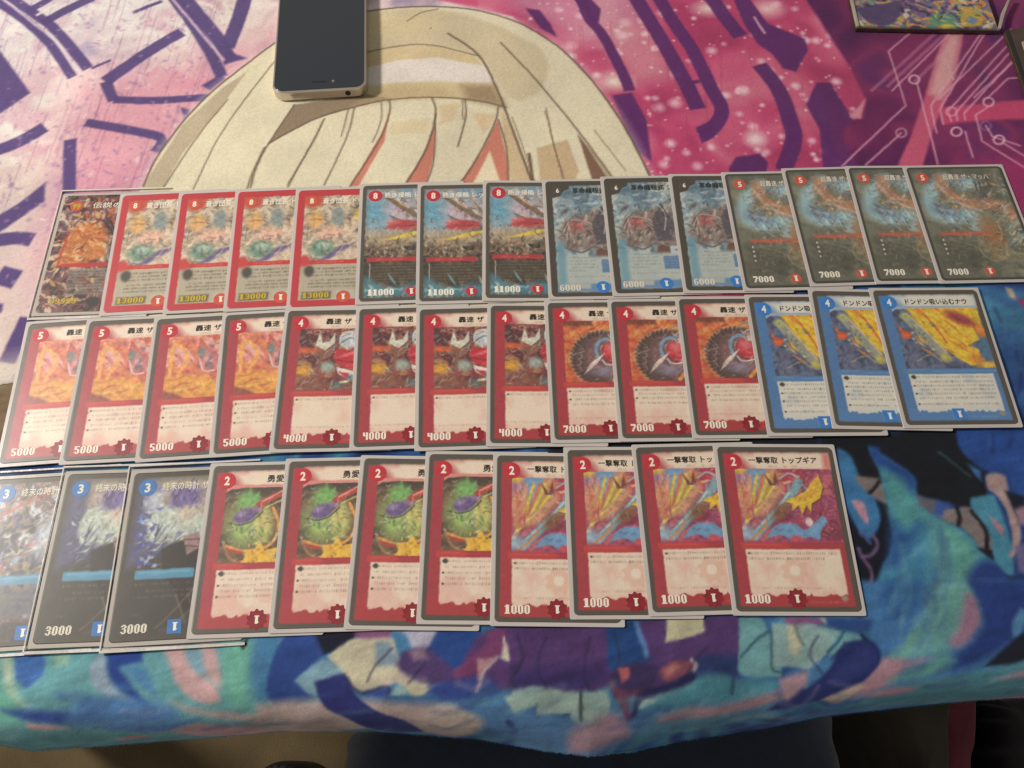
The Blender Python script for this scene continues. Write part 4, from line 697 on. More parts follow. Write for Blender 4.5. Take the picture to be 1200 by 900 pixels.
    for p, c, f in (([(430, 0), (1240, 0), (1400, 700), (200, 640), (450, 300)], (62, 122, 180), 6), ([(560, 0), (700, 0), (700, 180), (560, 200), (540, 100)], (48, 100, 166), 9), ([(755, 0), (930, 0), (985, 100), (960, 200), (900, 280), (830, 330), (640, 385), (530, 400), (600, 320), (680, 200), (740, 110)], (106, 172, 164), 7),
                    ([(930, 60), (965, 80), (990, 170), (960, 260), (900, 310), (840, 300), (900, 200)], (172, 124, 152), 7), ([(940, 0), (1300, 0), (1300, 200), (1130, 300), (960, 400), (760, 425), (900, 340), (1000, 220), (985, 110)], (38, 66, 146), 7), ([(470, 230), (560, 190), (690, 190), (640, 270), (540, 360), (515, 290)], (66, 126, 188), 4), ([(530, 370), (660, 370), (770, 355), (640, 430), (560, 500), (300, 570), (440, 470)], (186, 138, 152), 7),
                    ([(560, 480), (640, 440), (830, 330), (880, 380), (740, 450)], (96, 166, 160), 9), ([(370, 590), (500, 540), (700, 480), (1000, 430), (1300, 330), (1300, 560), (700, 580)], (80, 148, 164), 7), ([(520, 510), (700, 500), (640, 530), (400, 560)], (176, 130, 150), 5), ([(1000, 560), (1300, 530), (1300, 570), (900, 575)], (190, 140, 160), 3),
                    ([(360, 290), (440, 268), (510, 290), (532, 370), (450, 470), (300, 550), (90, 600), (0, 610), (160, 500), (280, 390)], (36, 50, 120), 2.4), ([(400, 330), (470, 310), (490, 380), (360, 470), (300, 480)], (54, 66, 140), 9), ([(250, 560), (430, 480), (450, 500), (330, 570)], (206, 176, 160), 3),
                    ([(25, 215), (40, 205), (190, 205), (340, 240), (400, 240), (300, 330), (210, 420), (120, 410), (20, 390)], (142, 178, 176), 1.8), ([(95, 215), (120, 215), (165, 300), (140, 360), (110, 330)], (196, 196, 164), 4), ([(340, 240), (440, 250), (450, 272), (350, 300), (310, 390), (285, 340)], (110, 176, 184), 2), ([(190, 420), (300, 350), (310, 395), (180, 510), (150, 480)], (72, 132, 190), 3),
                    ([(60, 460), (190, 430), (180, 500), (100, 560), (70, 540)], (186, 148, 160), 5), ([(80, 176), (240, 176), (250, 205), (100, 208)], (136, 80, 130), 3), ([(235, 176), (270, 176), (290, 220)], (210, 200, 170), 1.5), ([(270, 176), (500, 176), (460, 240), (290, 220)], (44, 80, 150), 4), ([(1210, 250), (1130, 300), (1020, 412), (1210, 370), (1300, 300)], (28, 32, 46), 3), ([(1185, 130), (1145, 200), (1150, 265), (1190, 250), (1240, 150)], (80, 140, 190), 3), ([(1040, 470), (1200, 420), (1300, 400), (1300, 450), (1150, 460)], (170, 140, 160), 4)):
        s.poly(p, c, f * .62, 1, True)
    s.line([(130, 215), (160, 290), (175, 310)], 1, (90, 110, 100)); s.line([(360, 240), (300, 320), (285, 345)], 1.2, (40, 80, 120)); s.line([(20, 240), (20, 400), (70, 430)], 1.2, (60, 100, 110)); s.line([(440, 250), (460, 272)], 2, (30, 40, 80))
    s.zoom(1, 0, 0); r = np.random.RandomState(31)
    for k in range(70):
        a, b = r.rand() * 1250, 800 + 60 * r.rand(); L = 20 + 70 * r.rand(); c = [(60, 100, 170), (140, 196, 196), (44, 66, 140), (200, 170, 180), (90, 160, 180)][r.randint(5)]
        s.line([(a, b), (a + L * .5, b + 5 - 12 * r.rand()), (a + L, b - 16 * r.rand() * (a / 600))], .8 + 2.4 * r.rand(), c, 2.5, .3)
    for k in range(30):
        a, b = 1050 + 60 * r.rand(), 600 + 150 * r.rand(); L = 30 + 60 * r.rand(); c = [(48, 100, 176), (130, 196, 190), (34, 60, 130), (80, 150, 180)][r.randint(4)]
        s.line([(a, b), (a + 14 * r.rand() - 4, b + L * .5), (a - 20 * r.rand(), b + L)], 1 + 3 * r.rand(), c, 3, .25)
    for q in ([(640, 745), (628, 780), (640, 808)], [(690, 745), (684, 780), (690, 806)], [(606, 742), (612, 770), (600, 800)], [(460, 760), (440, 780), (430, 800)], [(500, 775), (478, 800)], [(830, 760), (812, 775), (800, 800)], [(958, 745), (950, 770), (964, 790)], [(990, 752), (976, 776)], [(720, 742), (726, 768), (716, 790)]):
        s.line(q, .9, (46, 44, 76), .9, .75)
    # between the bottom card row and the middle one, and the right margin of the middle row
    s.zoom(1, 0, 0); r = np.random.RandomState(8)
    for k in range(90):
        a, b = 1130 + 240 * r.rand(), 340 + 170 * r.rand(); L = 6 + 14 * r.rand(); t = 1.0 + r.rand() * .8
        s.line([(a, b), (a + L * math.cos(t), b + L * math.sin(t))], .8 + 1.6 * r.rand(), [(30, 60, 140), (54, 110, 176), (26, 44, 110), (96, 140, 190)][r.randint(4)], 2, .5)
    s.poly([(1178, 338), (1186, 340), (1192, 352), (1184, 350)], (190, 170, 140), 1.6); s.poly([(1190, 350), (1204, 352), (1204, 364)], (170, 60, 110), 2)
    s.warp(1.3, 14); s.warp(.4, 3, 8)
    n = vnoise(s.X, s.Y, 22, 19)[..., None]; n2 = vnoise(s.X + s.Y * .6, (s.Y - s.X * .3) * 4, 16, 23, 3)[..., None]; n3 = vnoise(s.X, s.Y, 7, 24, 3)[..., None]
    s.C *= (.80 + .2 * n) * (.88 + .24 * n2) * (.92 + .16 * n3); g_ = s.C.mean(-1, keepdims=True); s.C = g_ + (s.C - g_) * .86; s.grain(.04, 2); return s
low = paint_lower()
lx, ly, lz = drape(low.X, low.Y)
und = (vnoise(low.X, low.Y, 60, 77, 2) - .5)
mask = np.clip((low.X - 200) / 60, 0, 1) * .9 + np.clip((60 - low.Y) / 15, 0, 1) * 2.2
lz = lz + und * mask * 3.0 - .15 + (vnoise(low.X, low.Y, 2.2, 5, 1) - .5) * .12
lo_t = bpy.data.objects.new('tapestry', low.mesh('cloth', lx, ly, lz, M_cloth, .9)); COL.objects.link(lo_t)
tag(lo_t, 'blue and teal printed fleece tapestry hanging over the front table edge', 'tapestry', 'printed fleece tapestries')

# ------------------------------------------------------------------ upper tapestry
UE = lambda x: 203 + (x + 292) * (285 - 203) / 607.0      # its front hem
def paint_upper():
    s = Sheet(-470, 165, 500, 560, .9, (206, 186, 182), PU); al = (slice(None), slice(None))
    s.pal(al, [(160, 140, 166), (196, 168, 178), (214, 190, 188), (224, 214, 202), (208, 164, 172)], 40, 5, .5, 2.2); PUR = (84, 66, 120)
    s.zoom(1, 0, 0); s.poly([(90, 95), (250, 60), (330, 40), (330, 130), (240, 250), (70, 330), (-60, 400), (60, 200)], (218, 140, 158), 50, .75)
    s.poly([(-200, -160), (230, -120), (200, 50), (80, 60), (-80, 260), (-200, 200)], (206, 206, 206), 70, .5); s.poly([(-200, 180), (60, 190), (40, 460), (-200, 470)], (212, 196, 182), 30, .75)
    r = np.random.RandomState(3)
    for k in range(420):
        a, b = r.rand() * 360 - 90, r.rand() * 330 - 60
        s.ell(a, b, .6 + 1.6 * r.rand(), .6 + 1.4 * r.rand(), [(230, 218, 206), (170, 110, 150), (206, 150, 170), (130, 100, 150)][r.randint(4)], 0, .6, .45)
    for k in range(420):
        a, b = r.rand() * 360 - 90, r.rand() * 330 - 60; L = 2 + 7 * r.rand(); t = r.rand() * 3
        s.line([(a, b), (a + L * math.cos(t), b + L * math.sin(t))], .8 + r.rand(), [(150, 100, 150), (232, 222, 214), (176, 120, 150), (120, 96, 150)][r.randint(4)], 1.2, .4, sm=False)
    for k in range(120):
        a, b = r.rand() * 330 - 60, r.rand() * 250 - 40; L = 15 + 60 * r.rand()
        s.line([(a, b), (a - L * .35, b + L)], .7, [(120, 84, 130), (150, 90, 130)][r.randint(2)], 1, .35, sm=False)
    for q, w in (([(-20, -8), (10, 10), (33, 27), (60, 53), (85, 90)], 6.5), ([(-10, -20), (17, 0), (43, 18), (67, 37), (103, 80)], 7), ([(30, 14), (70, -8)], 6), ([(50, 27), (78, 12), (110, -4)], 7), ([(213, 37), (170, 62), (123, 95)], 9), ([(123, 95), (133, 117)], 7), ([(133, 116), (180, 117), (245, 114)], 6),
                 ([(195, -12), (205, 0), (227, 30), (247, 63), (260, 90)], 7.5), ([(208, -12), (235, 20), (255, 45), (270, 70)], 9), ([(290, -14), (279, 22), (266, 56)], 10), ([(-30, 186), (20, 166), (52, 148)], 9), ([(100, 143), (150, 152), (188, 161), (182, 178)], 6.5), ([(82, 163), (81, 226)], 7.5), ([(-10, 284), (20, 279), (38, 281)], 9), ([(-2, 322), (20, 328)], 12), ([(33, 372), (20, 400), (8, 425)], 9), ([(107, 80), (130, 70)], 2), ([(156, 15), (190, 2)], 3)):
        s.bar(q, w * 1.12, PUR, 1.5, .95)
    for p in ([(-60, 30), (0, 60), (12, 76), (35, 108), (0, 132), (-80, 170)], [(265, 55), (272, 62), (290, 68), (262, 76)], [(-10, 258), (20, 240), (53, 214), (52, 236), (25, 255), (-10, 280)], [(236, 100), (258, 86), (264, 92), (246, 106)], [(212, 126), (223, 128), (216, 142)], [(-20, 355), (4, 356), (2, 366), (-20, 368)]): s.poly(p, PUR, 2, .95)
    s.line([(6, 0), (40, 28), (66, 50), (92, 88)], 1.8, (214, 196, 206), 1.4, .8); s.line([(203, 0), (226, 27), (262, 70)], 2, (222, 190, 200), 1.4, .8); s.line([(44, 17), (66, 5)], 2.4, (220, 214, 206), 2)
    for k in range(700):
        a, b = r.rand() * 330 - 60, r.rand() * 400 - 40; s.ell(a, b, .5 + 1.1 * r.rand(), .5 + 1.1 * r.rand(), [(214, 196, 204), (206, 160, 180), (120, 96, 150)][r.randint(3)], 0, .6, .35)
    # pink and purple right-hand part
    s.poly([(560, -200), (1500, -200), (1500, 420), (730, 420), (770, 230), (700, 100), (600, 20), (470, -10)], (208, 80, 118), 3)
    i = s.X > -20; i0 = np.argmax(s.xs > W(560, 0)[0]); sl = (slice(None), slice(i0, None)); keep = s.C[sl].copy()
    mk = np.exp(-((keep - np.array((208, 80, 118))) ** 2).sum(-1) / 900.)[..., None]
    s.pal(sl, [(180, 56, 102), (200, 68, 112), (212, 92, 128), (220, 124, 146)], 40, 9, .35, 2.0); s.C[sl] = keep * (1 - mk) + s.C[sl] * mk
    s.poly([(560, -60), (760, -60), (760, 20), (720, 60), (660, 40), (600, 8)], (214, 160, 180), 20, .6); s.poly([(700, 20), (770, 30), (790, 90), (740, 100)], (226, 150, 160), 18, .7); s.ell(720, 95, 9, 7, (240, 220, 200), 0, .9); s.ell(830, 10, 9, 6, (232, 200, 190), 0, .9); s.ell(900, 10, 9, 7, (232, 190, 190), 0, .9); s.ell(885, 163, 6, 6, (240, 206, 206), 0, .7)
    for k in range(420):
        a, b = 620 + 380 * r.rand(), -30 + 250 * r.rand(); q = r.rand() ** 4
        s.ell(a, b, .7 + 3.4 * q, .7 + 3.4 * q, (242, 200, 208), 0, .6, .6 + .35 * r.rand())
    for k in range(60):
        a, b = 640 + 300 * r.rand(), 20 + 160 * r.rand(); s.line([(a, b), (a + 2, b + 10 + 30 * r.rand())], .7, (170, 50, 90), 1, .35)
    PU2 = (96, 40, 106)
    for q, w in (([(672, -15), (682, 4), (690, 22), (704, 38), (722, 70), (733, 92), (738, 106)], 7), ([(738, -18), (752, 8), (775, 45), (800, 90), (818, 128)], 10), ([(768, -10), (790, 26), (813, 60), (833, 103), (846, 130), (833, 153), (822, 160)], 9), ([(828, -10), (848, 18), (868, 42)], 10), ([(890, 75), (912, 105), (925, 140), (930, 165), (918, 200)], 10), ([(803, 97), (820, 95)], 3)):
        s.bar(q, w * 1.15, PU2, 1.4, .95)
    for p in ([(674, 0), (690, -4), (704, 10), (702, 26), (694, 24)], [(718, 112), (740, 108), (757, 140), (764, 190), (745, 176), (728, 140)], [(616, 10), (632, 12), (646, 30), (652, 44), (634, 34)], [(855, -10), (875, -6), (900, 27), (943, 45), (947, 58), (933, 84), (918, 80), (905, 62), (888, 50), (872, 28)],
              [(957, 97), (973, 97), (1000, 143), (1035, 200), (1020, 230), (968, 230), (960, 153), (944, 123)], [(855, 196), (862, 184), (890, 180), (900, 190), (898, 215), (850, 215)], [(815, 150), (836, 140), (836, 160), (822, 168)]): s.poly(p, PU2, 1.8, .95)
    s.line([(884, 20), (896, 38)], 1.6, (226, 170, 190), 1.5)
    s.poly([(940, -200), (944, 0), (976, 48), (997, 80), (1015, 117), (1011, 139), (995, 142), (985, 160), (1010, 200), (1030, 420), (1500, 420), (1500, -200)], (112, 36, 88), 3)
    i0 = np.argmax(s.xs > 215); sl = (slice(None), slice(i0, None)); keep = s.C[sl].copy(); mk = np.exp(-((keep - np.array((112, 36, 88))) ** 2).sum(-1) / 300.)[..., None]
    s.pal(sl, [(88, 32, 84), (112, 36, 90), (138, 44, 96), (100, 40, 100)], 50, 14, .4, 2.2); s.C[sl] = keep * (1 - mk) + s.C[sl] * mk
    s.poly([(1045, 210), (1067, 160), (1083, 115), (1104, 48), (1112, 34), (1130, 34), (1120, 88), (1107, 120), (1093, 152), (1080, 200), (1080, 230)], (206, 84, 118), 2); s.poly([(1088, 110), (1100, 66), (1112, 40), (1126, 40), (1118, 90), (1104, 116)], (222, 170, 166), 6, .85)
    s.poly([(1100, 126), (1150, 122), (1300, 108), (1300, 142), (1180, 140), (1105, 146)], (204, 66, 108), 3); s.poly([(1120, 190), (1300, 180), (1300, 420), (1180, 420), (1150, 260)], (168, 44, 104), 10, .8); s.poly([(995, 138), (1014, 116), (1008, 140)], (222, 140, 160), 2)
    LN = (232, 160, 186)
    def zl(pts, w=1.3, a=.8): s.line([(x / 3.75 + 880, y / 3.75) for x, y in pts], w, LN, 1.0, a, sm=False)
    for q in ([(740, 110), (605, 225), (680, 465), (400, 730)], [(660, 585), (505, 725)], [(730, 370), (790, 600), (820, 720)], [(1030, 120), (790, 465), (815, 585)], [(1040, 125), (830, 480), (845, 545)], [(1140, 130), (820, 440)], [(1180, 140), (865, 490), (880, 535)], [(1210, 150), (900, 495), (905, 530)], [(1240, 170), (935, 500), (940, 530)], [(1042, 470), (985, 510), (1015, 620), (1260, 770)], [(1110, 630), (1260, 720)], [(1210, 265), (1150, 275), (980, 430)], [(1240, 340), (1130, 345), (1040, 430)], [(890, 350), (850, 250)], [(880, 140), (620, 400)], [(1030, 555), (1060, 600), (1180, 640)], [(940, 580), (975, 690)]): zl(q)
    for q in ([(820, 135), (530, 400)], [(860, 140), (600, 380)], [(900, 180), (720, 360)]): zl(q, 2.6, .35)
    for cx, cy, a in ((718, 350, .95), (660, 585, .6), (902, 580, .9), (1042, 450, .9), (1090, 615, .9), (1030, 555, .3), (880, 492, .6)):
        s.line([(cx / 3.75 + 880 + 6 * math.cos(t), cy / 3.75 + 5 * math.sin(t)) for t in np.linspace(0, 6.3, 14)], 1.4, (236, 180, 200), 1, a)
    # pale flowing band shape in the middle: stylised cream locks
    CR_, TAN, LNE = (222, 212, 178), (186, 162, 124), (104, 84, 68)
    out = [(120, 330), (166, 220), (185, 182), (215, 142), (250, 106), (290, 74), (330, 45), (375, 24), (418, 15), (470, 9), (520, 8), (565, 14), (610, 28), (652, 54), (692, 92), (722, 134), (746, 175), (765, 214), (785, 270), (800, 340), (800, 470), (110, 470)]
    s.poly(out, (236, 220, 214), 14, .8); s.poly(out, CR_, 1.4)
    z6 = lambda pts: [(x / 3 + 300, y / 3) for x, y in pts]; z5 = lambda pts: [(x / 3, y / 3) for x, y in pts]; z7 = lambda pts: [(x / 3 + 600, y / 3) for x, y in pts]
    s.poly(z5([(870, 250), (780, 310), (640, 440), (495, 665), (575, 660), (640, 540), (760, 400)]), (186, 170, 140), 1.2)
    s.poly(z6([(380, 45), (560, 30), (700, 40), (860, 95), (1000, 170), (1035, 240), (1020, 275), (990, 330), (930, 355), (880, 340), (800, 210), (700, 170), (560, 158), (380, 185)]), (204, 186, 148), 4, .85)
    s.poly(z6([(380, 60), (560, 42), (640, 60), (640, 100), (380, 140)]), (214, 196, 150), 8, .8); s.poly(z6([(380, 185), (500, 162), (620, 160), (770, 195), (800, 235), (640, 205), (500, 215), (385, 240)]), (210, 188, 142), 2)
    s.poly(z6([(385, 240), (500, 212), (640, 203), (805, 232), (835, 298), (640, 285), (480, 290), (385, 305)]), (222, 212, 200), 2); s.poly(z6([(385, 305), (480, 290), (640, 285), (835, 298), (878, 375), (780, 355), (640, 342), (480, 348), (340, 372)]), (208, 190, 142), 3); s.poly(z6([(720, 300), (835, 298), (878, 375), (740, 352)]), (150, 124, 92), 8, .8)
    s.poly(z6([(135, 368), (390, 330), (470, 345), (340, 378), (200, 422), (45, 505)]), (146, 126, 100), 1.4); s.poly(z6([(340, 372), (470, 300), (640, 300), (700, 340), (500, 350)]), (190, 164, 120), 8, .6)
    s.poly(z6([(985, 520), (1095, 490), (1135, 600), (1110, 670), (1005, 670)]), (196, 168, 126), 1.4, .9); s.poly(z6([(1130, 470), (1180, 540), (1260, 660), (1190, 660)]), (130, 98, 78), 1.2)
    s.poly(z6([(640, 370), (720, 360), (700, 420), (650, 440)]), (214, 190, 146), 3, .8); s.poly(z6([(480, 430), (610, 420), (600, 470), (470, 470)]), (216, 194, 148), 4, .7); s.poly(z6([(760, 400), (850, 400), (800, 470)]), (214, 184, 140), 3, .8); s.poly(z6([(860, 380), (905, 460), (975, 640), (890, 640)]), (206, 176, 132), 2, .8)
    for p in ([(470, 400), (430, 490), (330, 655), (360, 655), (450, 500)], [(630, 430), (590, 540), (520, 650), (600, 650), (625, 540)], [(850, 420), (790, 540), (710, 650), (890, 650), (882, 560)]): s.poly(z6(p), (208, 126, 104), 1)
    s.poly(z6([(822, 530), (760, 650), (862, 650)]), (232, 216, 180), 1.4)
    for q, w in (([(168, 218), (185, 182), (215, 142), (250, 106), (290, 74), (322, 50)], 1.2), ([(418, 15), (470, 9), (520, 8), (565, 14), (610, 28), (652, 54), (692, 92), (722, 134), (746, 175), (765, 214)], 1.3)): s.line(q, w, LNE, 1)
    for q in ([(310, 680), (200, 560)],): pass
    for q, w in (([(380, 185), (500, 162), (620, 160), (780, 195)], 1.0), ([(45, 505), (200, 422), (340, 378), (480, 348), (640, 342), (780, 355), (880, 376)], 1.2), ([(135, 368), (45, 505), (0, 590), (-20, 660)], 1.2), ([(675, 118), (780, 190), (850, 320), (900, 450), (970, 640)], 1.6), ([(860, 150), (1000, 300), (1140, 470), (1250, 620)], 1.2), ([(1018, 390), (1050, 520), (1085, 640)], .8),
                 ([(240, 420), (200, 500), (110, 650)], .9), ([(345, 380), (320, 480), (240, 650)], 1), ([(325, 385), (300, 480)], .8), ([(470, 350), (468, 400), (430, 500), (330, 655)], 1.2), ([(440, 360), (440, 420), (410, 500)], .8), ([(618, 345), (632, 400), (600, 520), (525, 650)], 1.3), ([(632, 400), (625, 560), (598, 650)], 1), ([(735, 352), (738, 410), (710, 515)], 1.1), ([(725, 352), (728, 420)], .7), ([(852, 375), (840, 430), (780, 550), (715, 650)], 1.2), ([(852, 420), (880, 520), (888, 650)], 1.1), ([(960, 540), (975, 650)], 2.2), ([(530, 75), (580, 45), (640, 32)], .8)):
        s.line(z6(q), w, LNE, 1, .9)
    for q, w in (([(965, 215), (860, 350), (760, 500), (680, 665)], .9), ([(800, 350), (680, 500), (575, 660)], .9), ([(930, 520), (890, 600), (868, 665)], 1.1), ([(1140, 420), (1060, 570), (1010, 660)], .9)): s.line(z5(q), w, LNE, 1, .85)
    for q in ([(0, 410), (40, 520), (80, 640)], [(120, 380), (150, 520), (180, 620)], [(235, 480), (300, 560), (340, 620)], [(290, 460), (400, 600)]): s.line(z7(q), .8, (130, 104, 76), 1, .8)
    s.ell(505, 33, .5, .5, (70, 56, 44)); s.warp(.3, 6)
    # faded hem at the bottom
    e = s.Y - UE(s.X); k = np.clip((26 - e) / 20, 0, 1)[..., None] * np.clip((-180 - s.X) / 40, 0, 1)[..., None]; s.C = s.C * (1 - k * .75) + np.array((206, 196, 182)) * k * .75
    n = vnoise(s.X, s.Y, 30, 29)[..., None]; s.C *= .91 + .12 * n; g_ = s.C.mean(-1, keepdims=True); s.C = g_ + (s.C - g_) * .88; s.grain(.04, 3); return s
upp = paint_upper()
Y0, Y1 = 165.0, 560.0
tt = (upp.Y - Y0) / (Y1 - Y0)
# the sheet's front rows follow the slanted hem: paint is looked up where the row really lies
uy = np.maximum(upp.Y, UE(upp.X) + (upp.Y - Y0) * .001)
e = uy - UE(upp.X)
hz = .7 * np.sqrt(np.clip(1 - (1 - np.clip(e / 1.6, 0, 1)) ** 2, 0, 1)) + .5 * np.exp(-((e - 4) / 3.0) ** 2) * (upp.X < -285)
und = vnoise(upp.X, upp.Y, 70, 91, 2) - .5; und2 = vnoise(upp.X + upp.Y * .5, upp.Y * .3, 24, 92, 2) - .5
mask = np.clip((uy - 362) / 25, 0, 1) + np.clip((-300 - upp.X) / 30, 0, 1) * 1.2
uz = hz - .02 + (und * 2.6 + und2 * .5) * np.clip(mask, 0, 1.2) * (1 - np.exp(-((upp.X + 130) / 60) ** 2 - ((upp.Y - 470) / 80) ** 2)) + (vnoise(upp.X, upp.Y, 2.2, 6, 1) - .5) * .1
uz = np.maximum(uz, np.where(e < 1.6, -.3, .05))
up_t = bpy.data.objects.new('tapestry', upp.mesh('cloth', upp.X, uy, uz, M_cloth, .6)); COL.objects.link(up_t)
tag(up_t, 'pink, purple and cream printed tapestry lying behind, under the phone', 'tapestry', 'printed fleece tapestries')
# loose pile fibres along the hanging hem
def fuzz():
    r = np.random.RandomState(5); n = 3800; x = -300 + 620 * r.rand(n); v = np.full(n, YE - DEND) + .3 * r.rand(n)
    X, Y, Z = drape(x, v); dx = (r.rand(n) - .5) * 1.2; L = .3 + 1.0 * r.rand(n) ** 1.5; w = .12
    a = np.stack([X - w, Y, Z - .2], -1); b = np.stack([X + w, Y, Z - .2], -1); c = np.stack([X + dx, Y - L * (.6 + .4 * r.rand(n)), Z - L * .8], -1)
    co = np.stack([a, b, c], 1).reshape(-1, 3) * MM; me = bpy.data.meshes.new('hem_fibres'); me.from_pydata(co.tolist(), [], [(3 * i, 3 * i + 1, 3 * i + 2) for i in range(n)])
    ii = np.clip(((x - low.x0) / low.res).astype(int), 0, low.nx - 1); col = lin(low.C[1, ii]) * .9
    at = me.color_attributes.new('print', 'FLOAT_COLOR', 'POINT'); at.data.foreach_set('color', np.repeat(np.concatenate([col, np.ones((n, 1))], 1), 3, 0).astype(np.float32).ravel()); me.materials.append(M_cloth)
    o = link('hem_fibres', me, lo_t); o['kind'] = 'stuff'
fuzz()

# ------------------------------------------------------------------ the cards
def lay(row, kinds, rn, z0, films):
    xs = [t[0] for t in row]; s = .016
    cnt = {}
    for i, (T, k) in enumerate(zip(row, kinds)):
        tot = kinds.count(k); j = cnt.get(k, 0); cnt[k] = j + 1
        if k in SP: lab, g = SP[k], 'dark blue-number 3000 cards'
        elif tot == 1: lab, g = DESC[k] + ', at the left end of the ' + ROWN[rn], None
        else: lab, g = DESC[k] + ', ' + ORD[tot][j] + ' in the ' + ROWN[rn], GRP[k]
        sl = 0.0 if i == 0 else s
        card(k, T, T[0] + 67, sl, z0, lab, g, i in films)
lay(ROW1, K1, 0, 1.05, (0,)); lay(ROW2, K2, 1, .95, ()); lay(ROW3, K3, 2, .2, (0, 1, 2))

# ------------------------------------------------------------------ phone
def quad_frame(p0, p1): return Vector((p1[0] - p0[0], p1[1] - p0[1]))
A, B = Vector(W(318.5, 109.5, 9)), Vector(W(429, 103, 9))
pe = bpy.data.objects.new('mobile_phone', None); COL.objects.link(pe); d = B - A; wph = d.length; pe.rotation_euler = (0, 0, math.atan2(d.y, d.x)); pe.location = (A.x * MM, A.y * MM, 1.2 * MM)
tag(pe, 'black-screened smartphone with silver metal rim lying on the pink tapestry', 'phone')
Lp = 122; Tp = 8.0
link('body', prism('body', rrect(0, 0, wph, Lp, 7.5, 8), .2, Tp, M_metal, .9, 3), pe)
link('screen', prism('screen', rrect(1.3, 1.3, wph - 1.3, Lp - 1.3, 6.6, 8), Tp - .2, Tp + .35, M_glass, .2, 2), pe)
link('earpiece', prism('earpiece', rrect(wph / 2 - 5, 7.2, wph / 2 + 5, 8.3, .5, 3), Tp + .3, Tp + .42, M_hole), pe)
link('camera_lens', prism('camera_lens', disc(wph / 2 + 9.5, 7.8, .9, 16), Tp + .3, Tp + .44, M_metal), pe)
def port(name, cx, cz, r, mt):
    bm = bmesh.new(); bmesh.ops.create_cone(bm, cap_ends=True, segments=20, radius1=r * MM, radius2=r * MM, depth=.5 * MM, matrix=Matrix.Translation((cx * MM, -.05 * MM, cz * MM)) @ Matrix.Rotation(math.pi / 2, 4, 'X'))
    me = bpy.data.meshes.new(name); bm.to_mesh(me); bm.free(); me.materials.append(mt); return link(name, me, pe)
port('headphone_socket', wph - 13, 4.2, 1.9, M_hole)
sk = link('button', prism('button', rrect(12, -.3, 22, .1, .15, 2), 3.6, 5.0, M_metal), pe)

# ------------------------------------------------------------------ boxes at the top right
def paint_box(seed, w, h, cols, bl):
    s = Sheet(0, 0, w, h, .7); s.pal((slice(None), slice(None)), cols, 9, seed, 1.5, 2.6)
    blades(s, 120, 0, 0, w, h, bl, seed, ln=(4, 16), w=(.5, 2.4)); return s
A, B = Vector(W(1003, 33, 4.5)), Vector(W(1171, 36, 4.5)); d = B - A; wb = d.length; hb = 62
be = bpy.data.objects.new('card_box', None); COL.objects.link(be); be.rotation_euler = (0, 0, math.atan2(d.y, d.x)); be.location = (A.x * MM, A.y * MM, 1 * MM)
tag(be, 'flat glossy box with colourful swirling picture lid at the top right', 'box')
link('box_base', prism('box_base', rrect(0, 0, wb, hb, .8, 2), .3, 3.6, M_gold, .4, 1), be)
bs = paint_box(5, wb - 3, hb, [(40, 34, 56), (96, 70, 120), (150, 100, 130), (90, 140, 120), (226, 180, 60), (214, 120, 60)], [(70, 60, 110), (206, 150, 150), (60, 50, 60), (220, 206, 190), (110, 96, 130)])
for q, c in (([(52, 0), (60, 14), (76, 16), (80, 6), (78, 0)], (84, 140, 116)), ([(60, 0), (66, 5), (74, 4), (76, 0)], (216, 196, 50)), ([(80, 2), (84, 20), (100, 24), (97, 4)], (206, 166, 40)), ([(84, 8), (90, 14), (96, 10), (90, 5)], (90, 130, 170)), ([(0, 20), (20, 24), (40, 30), (30, 6), (10, 4)], (70, 50, 96))): bs.poly([(a * (wb - 5) / 106, b) for a, b in q], c, 2, .9, True)
blades(bs, 50, 40, 0, wb - 8, 26, [(226, 200, 60), (206, 120, 50), (120, 160, 140), (60, 50, 50), (226, 200, 180), (84, 110, 160)], 8, ln=(3, 9), w=(.3, 1.4)); bs.rect(0, 0, wb, 1.6, (60, 70, 110), 1.5, .7); bs.warp(.8, 5)
M_gloss = mat('box_print', rough=.25, attr=True, coat=.7, coatr=.12, bump=(60, .2, .001))
link('lid_picture', bs.mesh('lid_picture', bs.X + 1.8, bs.Y + .1, bs.X * 0 + 4.3 - 2.2 * np.clip(1 - bs.Y / 1.6, 0, 1) ** 2, M_gloss, 1.2), be)
link('edge_strip', prism('edge_strip', [(0, .2), (1.8, .2), (2.2, hb), (.4, hb)], 3.5, 5.4, M_spine, .2, 1), be)
link('edge_strip', prism('edge_strip', [(wb - 1.6, 0), (wb + .2, 0), (wb + 7, 16), (wb + 16, 34), (wb + 14.6, 34), (wb + 5, 17)], 3.5, 5.6, M_spine, .2, 1), be)
q = [W(1176, 37, 3), W(1204, 118, 3), W(1290, 110, 3), W(1262, 20, 3)]
b2 = bpy.data.objects.new('card_box', None); COL.objects.link(b2); b2.location = (q[0][0] * MM, q[0][1] * MM, 1 * MM); tag(b2, 'dark gold box cut off by the right photo edge beside the picture box', 'box')
ql = [(a[0] - q[0][0], a[1] - q[0][1]) for a in q]
link('box_base', prism('box_base', ql[::-1] if True else ql, .2, 2.8, M_gold, .3, 1), b2)
link('edge_strip', prism('edge_strip', [(ql[0][0] + .6, ql[0][1]), (ql[1][0] + .6, ql[1][1]), (ql[1][0] + 3.2, ql[1][1] + .5), (ql[0][0] + 3.2, ql[0][1])], 2.7, 3.5, M_blk, .2, 1), b2)
link('lid_picture', prism('lid_picture', [(ql[0][0] + 9, ql[0][1] - 12), (ql[1][0] + 8, ql[1][1] + 8), (ql[2][0] - 6, ql[2][1] + 6), (ql[3][0] - 8, ql[3][1] - 8)], 2.7, 3.3, M_spine, .2, 1), b2)

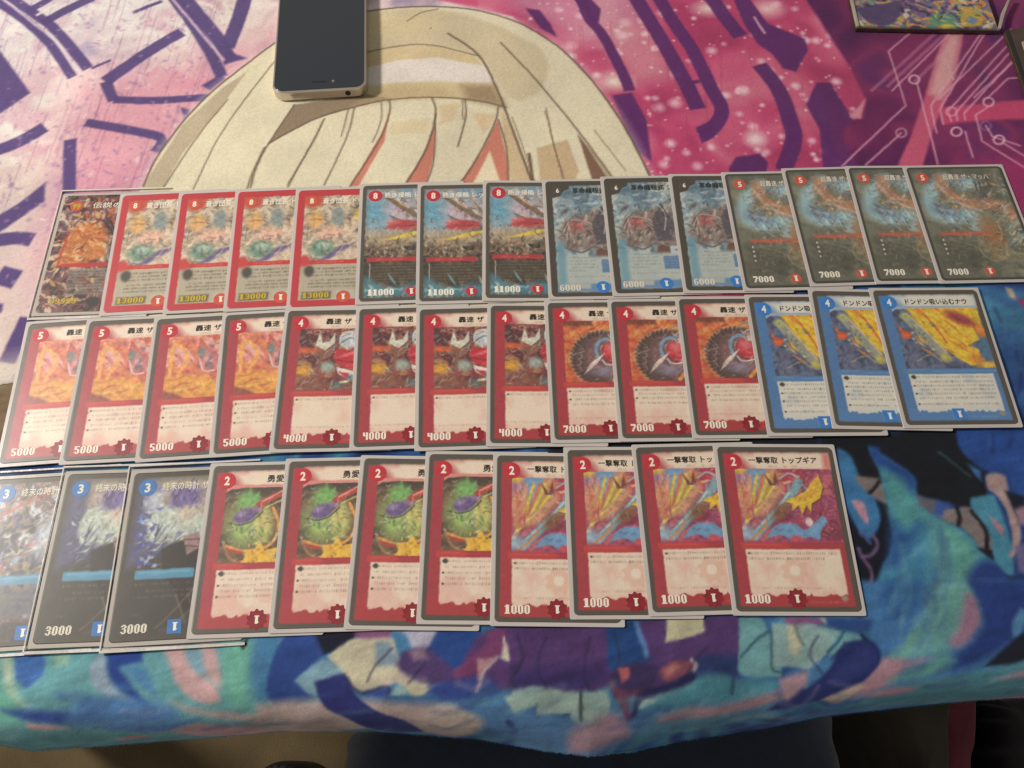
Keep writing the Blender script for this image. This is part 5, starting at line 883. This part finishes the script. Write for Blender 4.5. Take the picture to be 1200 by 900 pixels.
# ------------------------------------------------------------------ things below the table edge, in the dark
def heap(name, pts, z_lo, z_hi, mt, seed, label, cat, fold=12):
    """loose cloth: a rounded, folded blanket of cloth over an outline (mm)"""
    P = np.array(pts, float); c = P.mean(0); n, m_ = 72, 26; sm = np.array(smooth(pts, True, 12)); L = len(sm)
    vs, fs = [], []
    rr = np.random.RandomState(seed); ph = rr.rand(4) * 6
    for j in range(m_ + 1):
        t = j / m_
        for i in range(n):
            b = sm[int(i * L / n) % L]; k = math.cos(t * math.pi / 2) ** .22
            x, y = c + (b - c) * k; z = z_lo + (z_hi - z_lo) * math.sin(t * math.pi / 2) ** .8
            z += fold * (math.sin(x * .05 + y * .03 + ph[0]) + .6 * math.sin(x * .11 - y * .07 + ph[1]) + .4 * math.sin(y * .16 + ph[2])) * .3 * math.sin(t * math.pi)
            vs.append((x * MM, y * MM, z * MM))
    for j in range(m_):
        for i in range(n): fs.append((j * n + i, j * n + (i + 1) % n, (j + 1) * n + (i + 1) % n, (j + 1) * n + i))
    me = bpy.data.meshes.new(name); me.from_pydata(vs, [], fs); me.polygons.foreach_set('use_smooth', [True] * len(me.polygons)); me.materials.append(mt)
    return tag(link(name, me), label, cat)
g = lambda px, py, z: tuple(W(px, py, z))
zl = -330
heap('dark_cloth', [g(372, 850, zl), g(360, 878, zl), g(380, 960, zl), g(700, 1040, zl), g(1030, 980, zl), g(1045, 860, zl), g(1000, 800, zl), g(700, 790, zl), g(450, 800, zl)], -715, zl, M_navy, 4, 'dark navy trousers of a seated person in shadow below the front table edge', 'cloth')  # cloth heap standing in for the trousers of a seated person
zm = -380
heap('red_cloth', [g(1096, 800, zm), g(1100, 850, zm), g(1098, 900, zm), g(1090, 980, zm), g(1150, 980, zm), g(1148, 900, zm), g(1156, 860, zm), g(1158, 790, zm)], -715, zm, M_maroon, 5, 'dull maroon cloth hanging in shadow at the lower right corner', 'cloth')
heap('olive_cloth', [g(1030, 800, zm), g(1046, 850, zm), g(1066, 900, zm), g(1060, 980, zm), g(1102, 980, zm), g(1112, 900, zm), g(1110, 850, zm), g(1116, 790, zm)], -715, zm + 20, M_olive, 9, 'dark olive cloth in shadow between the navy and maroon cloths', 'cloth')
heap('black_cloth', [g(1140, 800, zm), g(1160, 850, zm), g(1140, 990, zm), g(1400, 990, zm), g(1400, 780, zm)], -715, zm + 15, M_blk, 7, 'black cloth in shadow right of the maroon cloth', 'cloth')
heap('shoe', [g(292, 905, -600), g(320, 890, -600), g(352, 896, -600), g(356, 930, -600), g(300, 940, -600)], -719, -600, M_blk, 6, 'rounded black shoe toe on the floor at the bottom edge', 'shoe', 2)
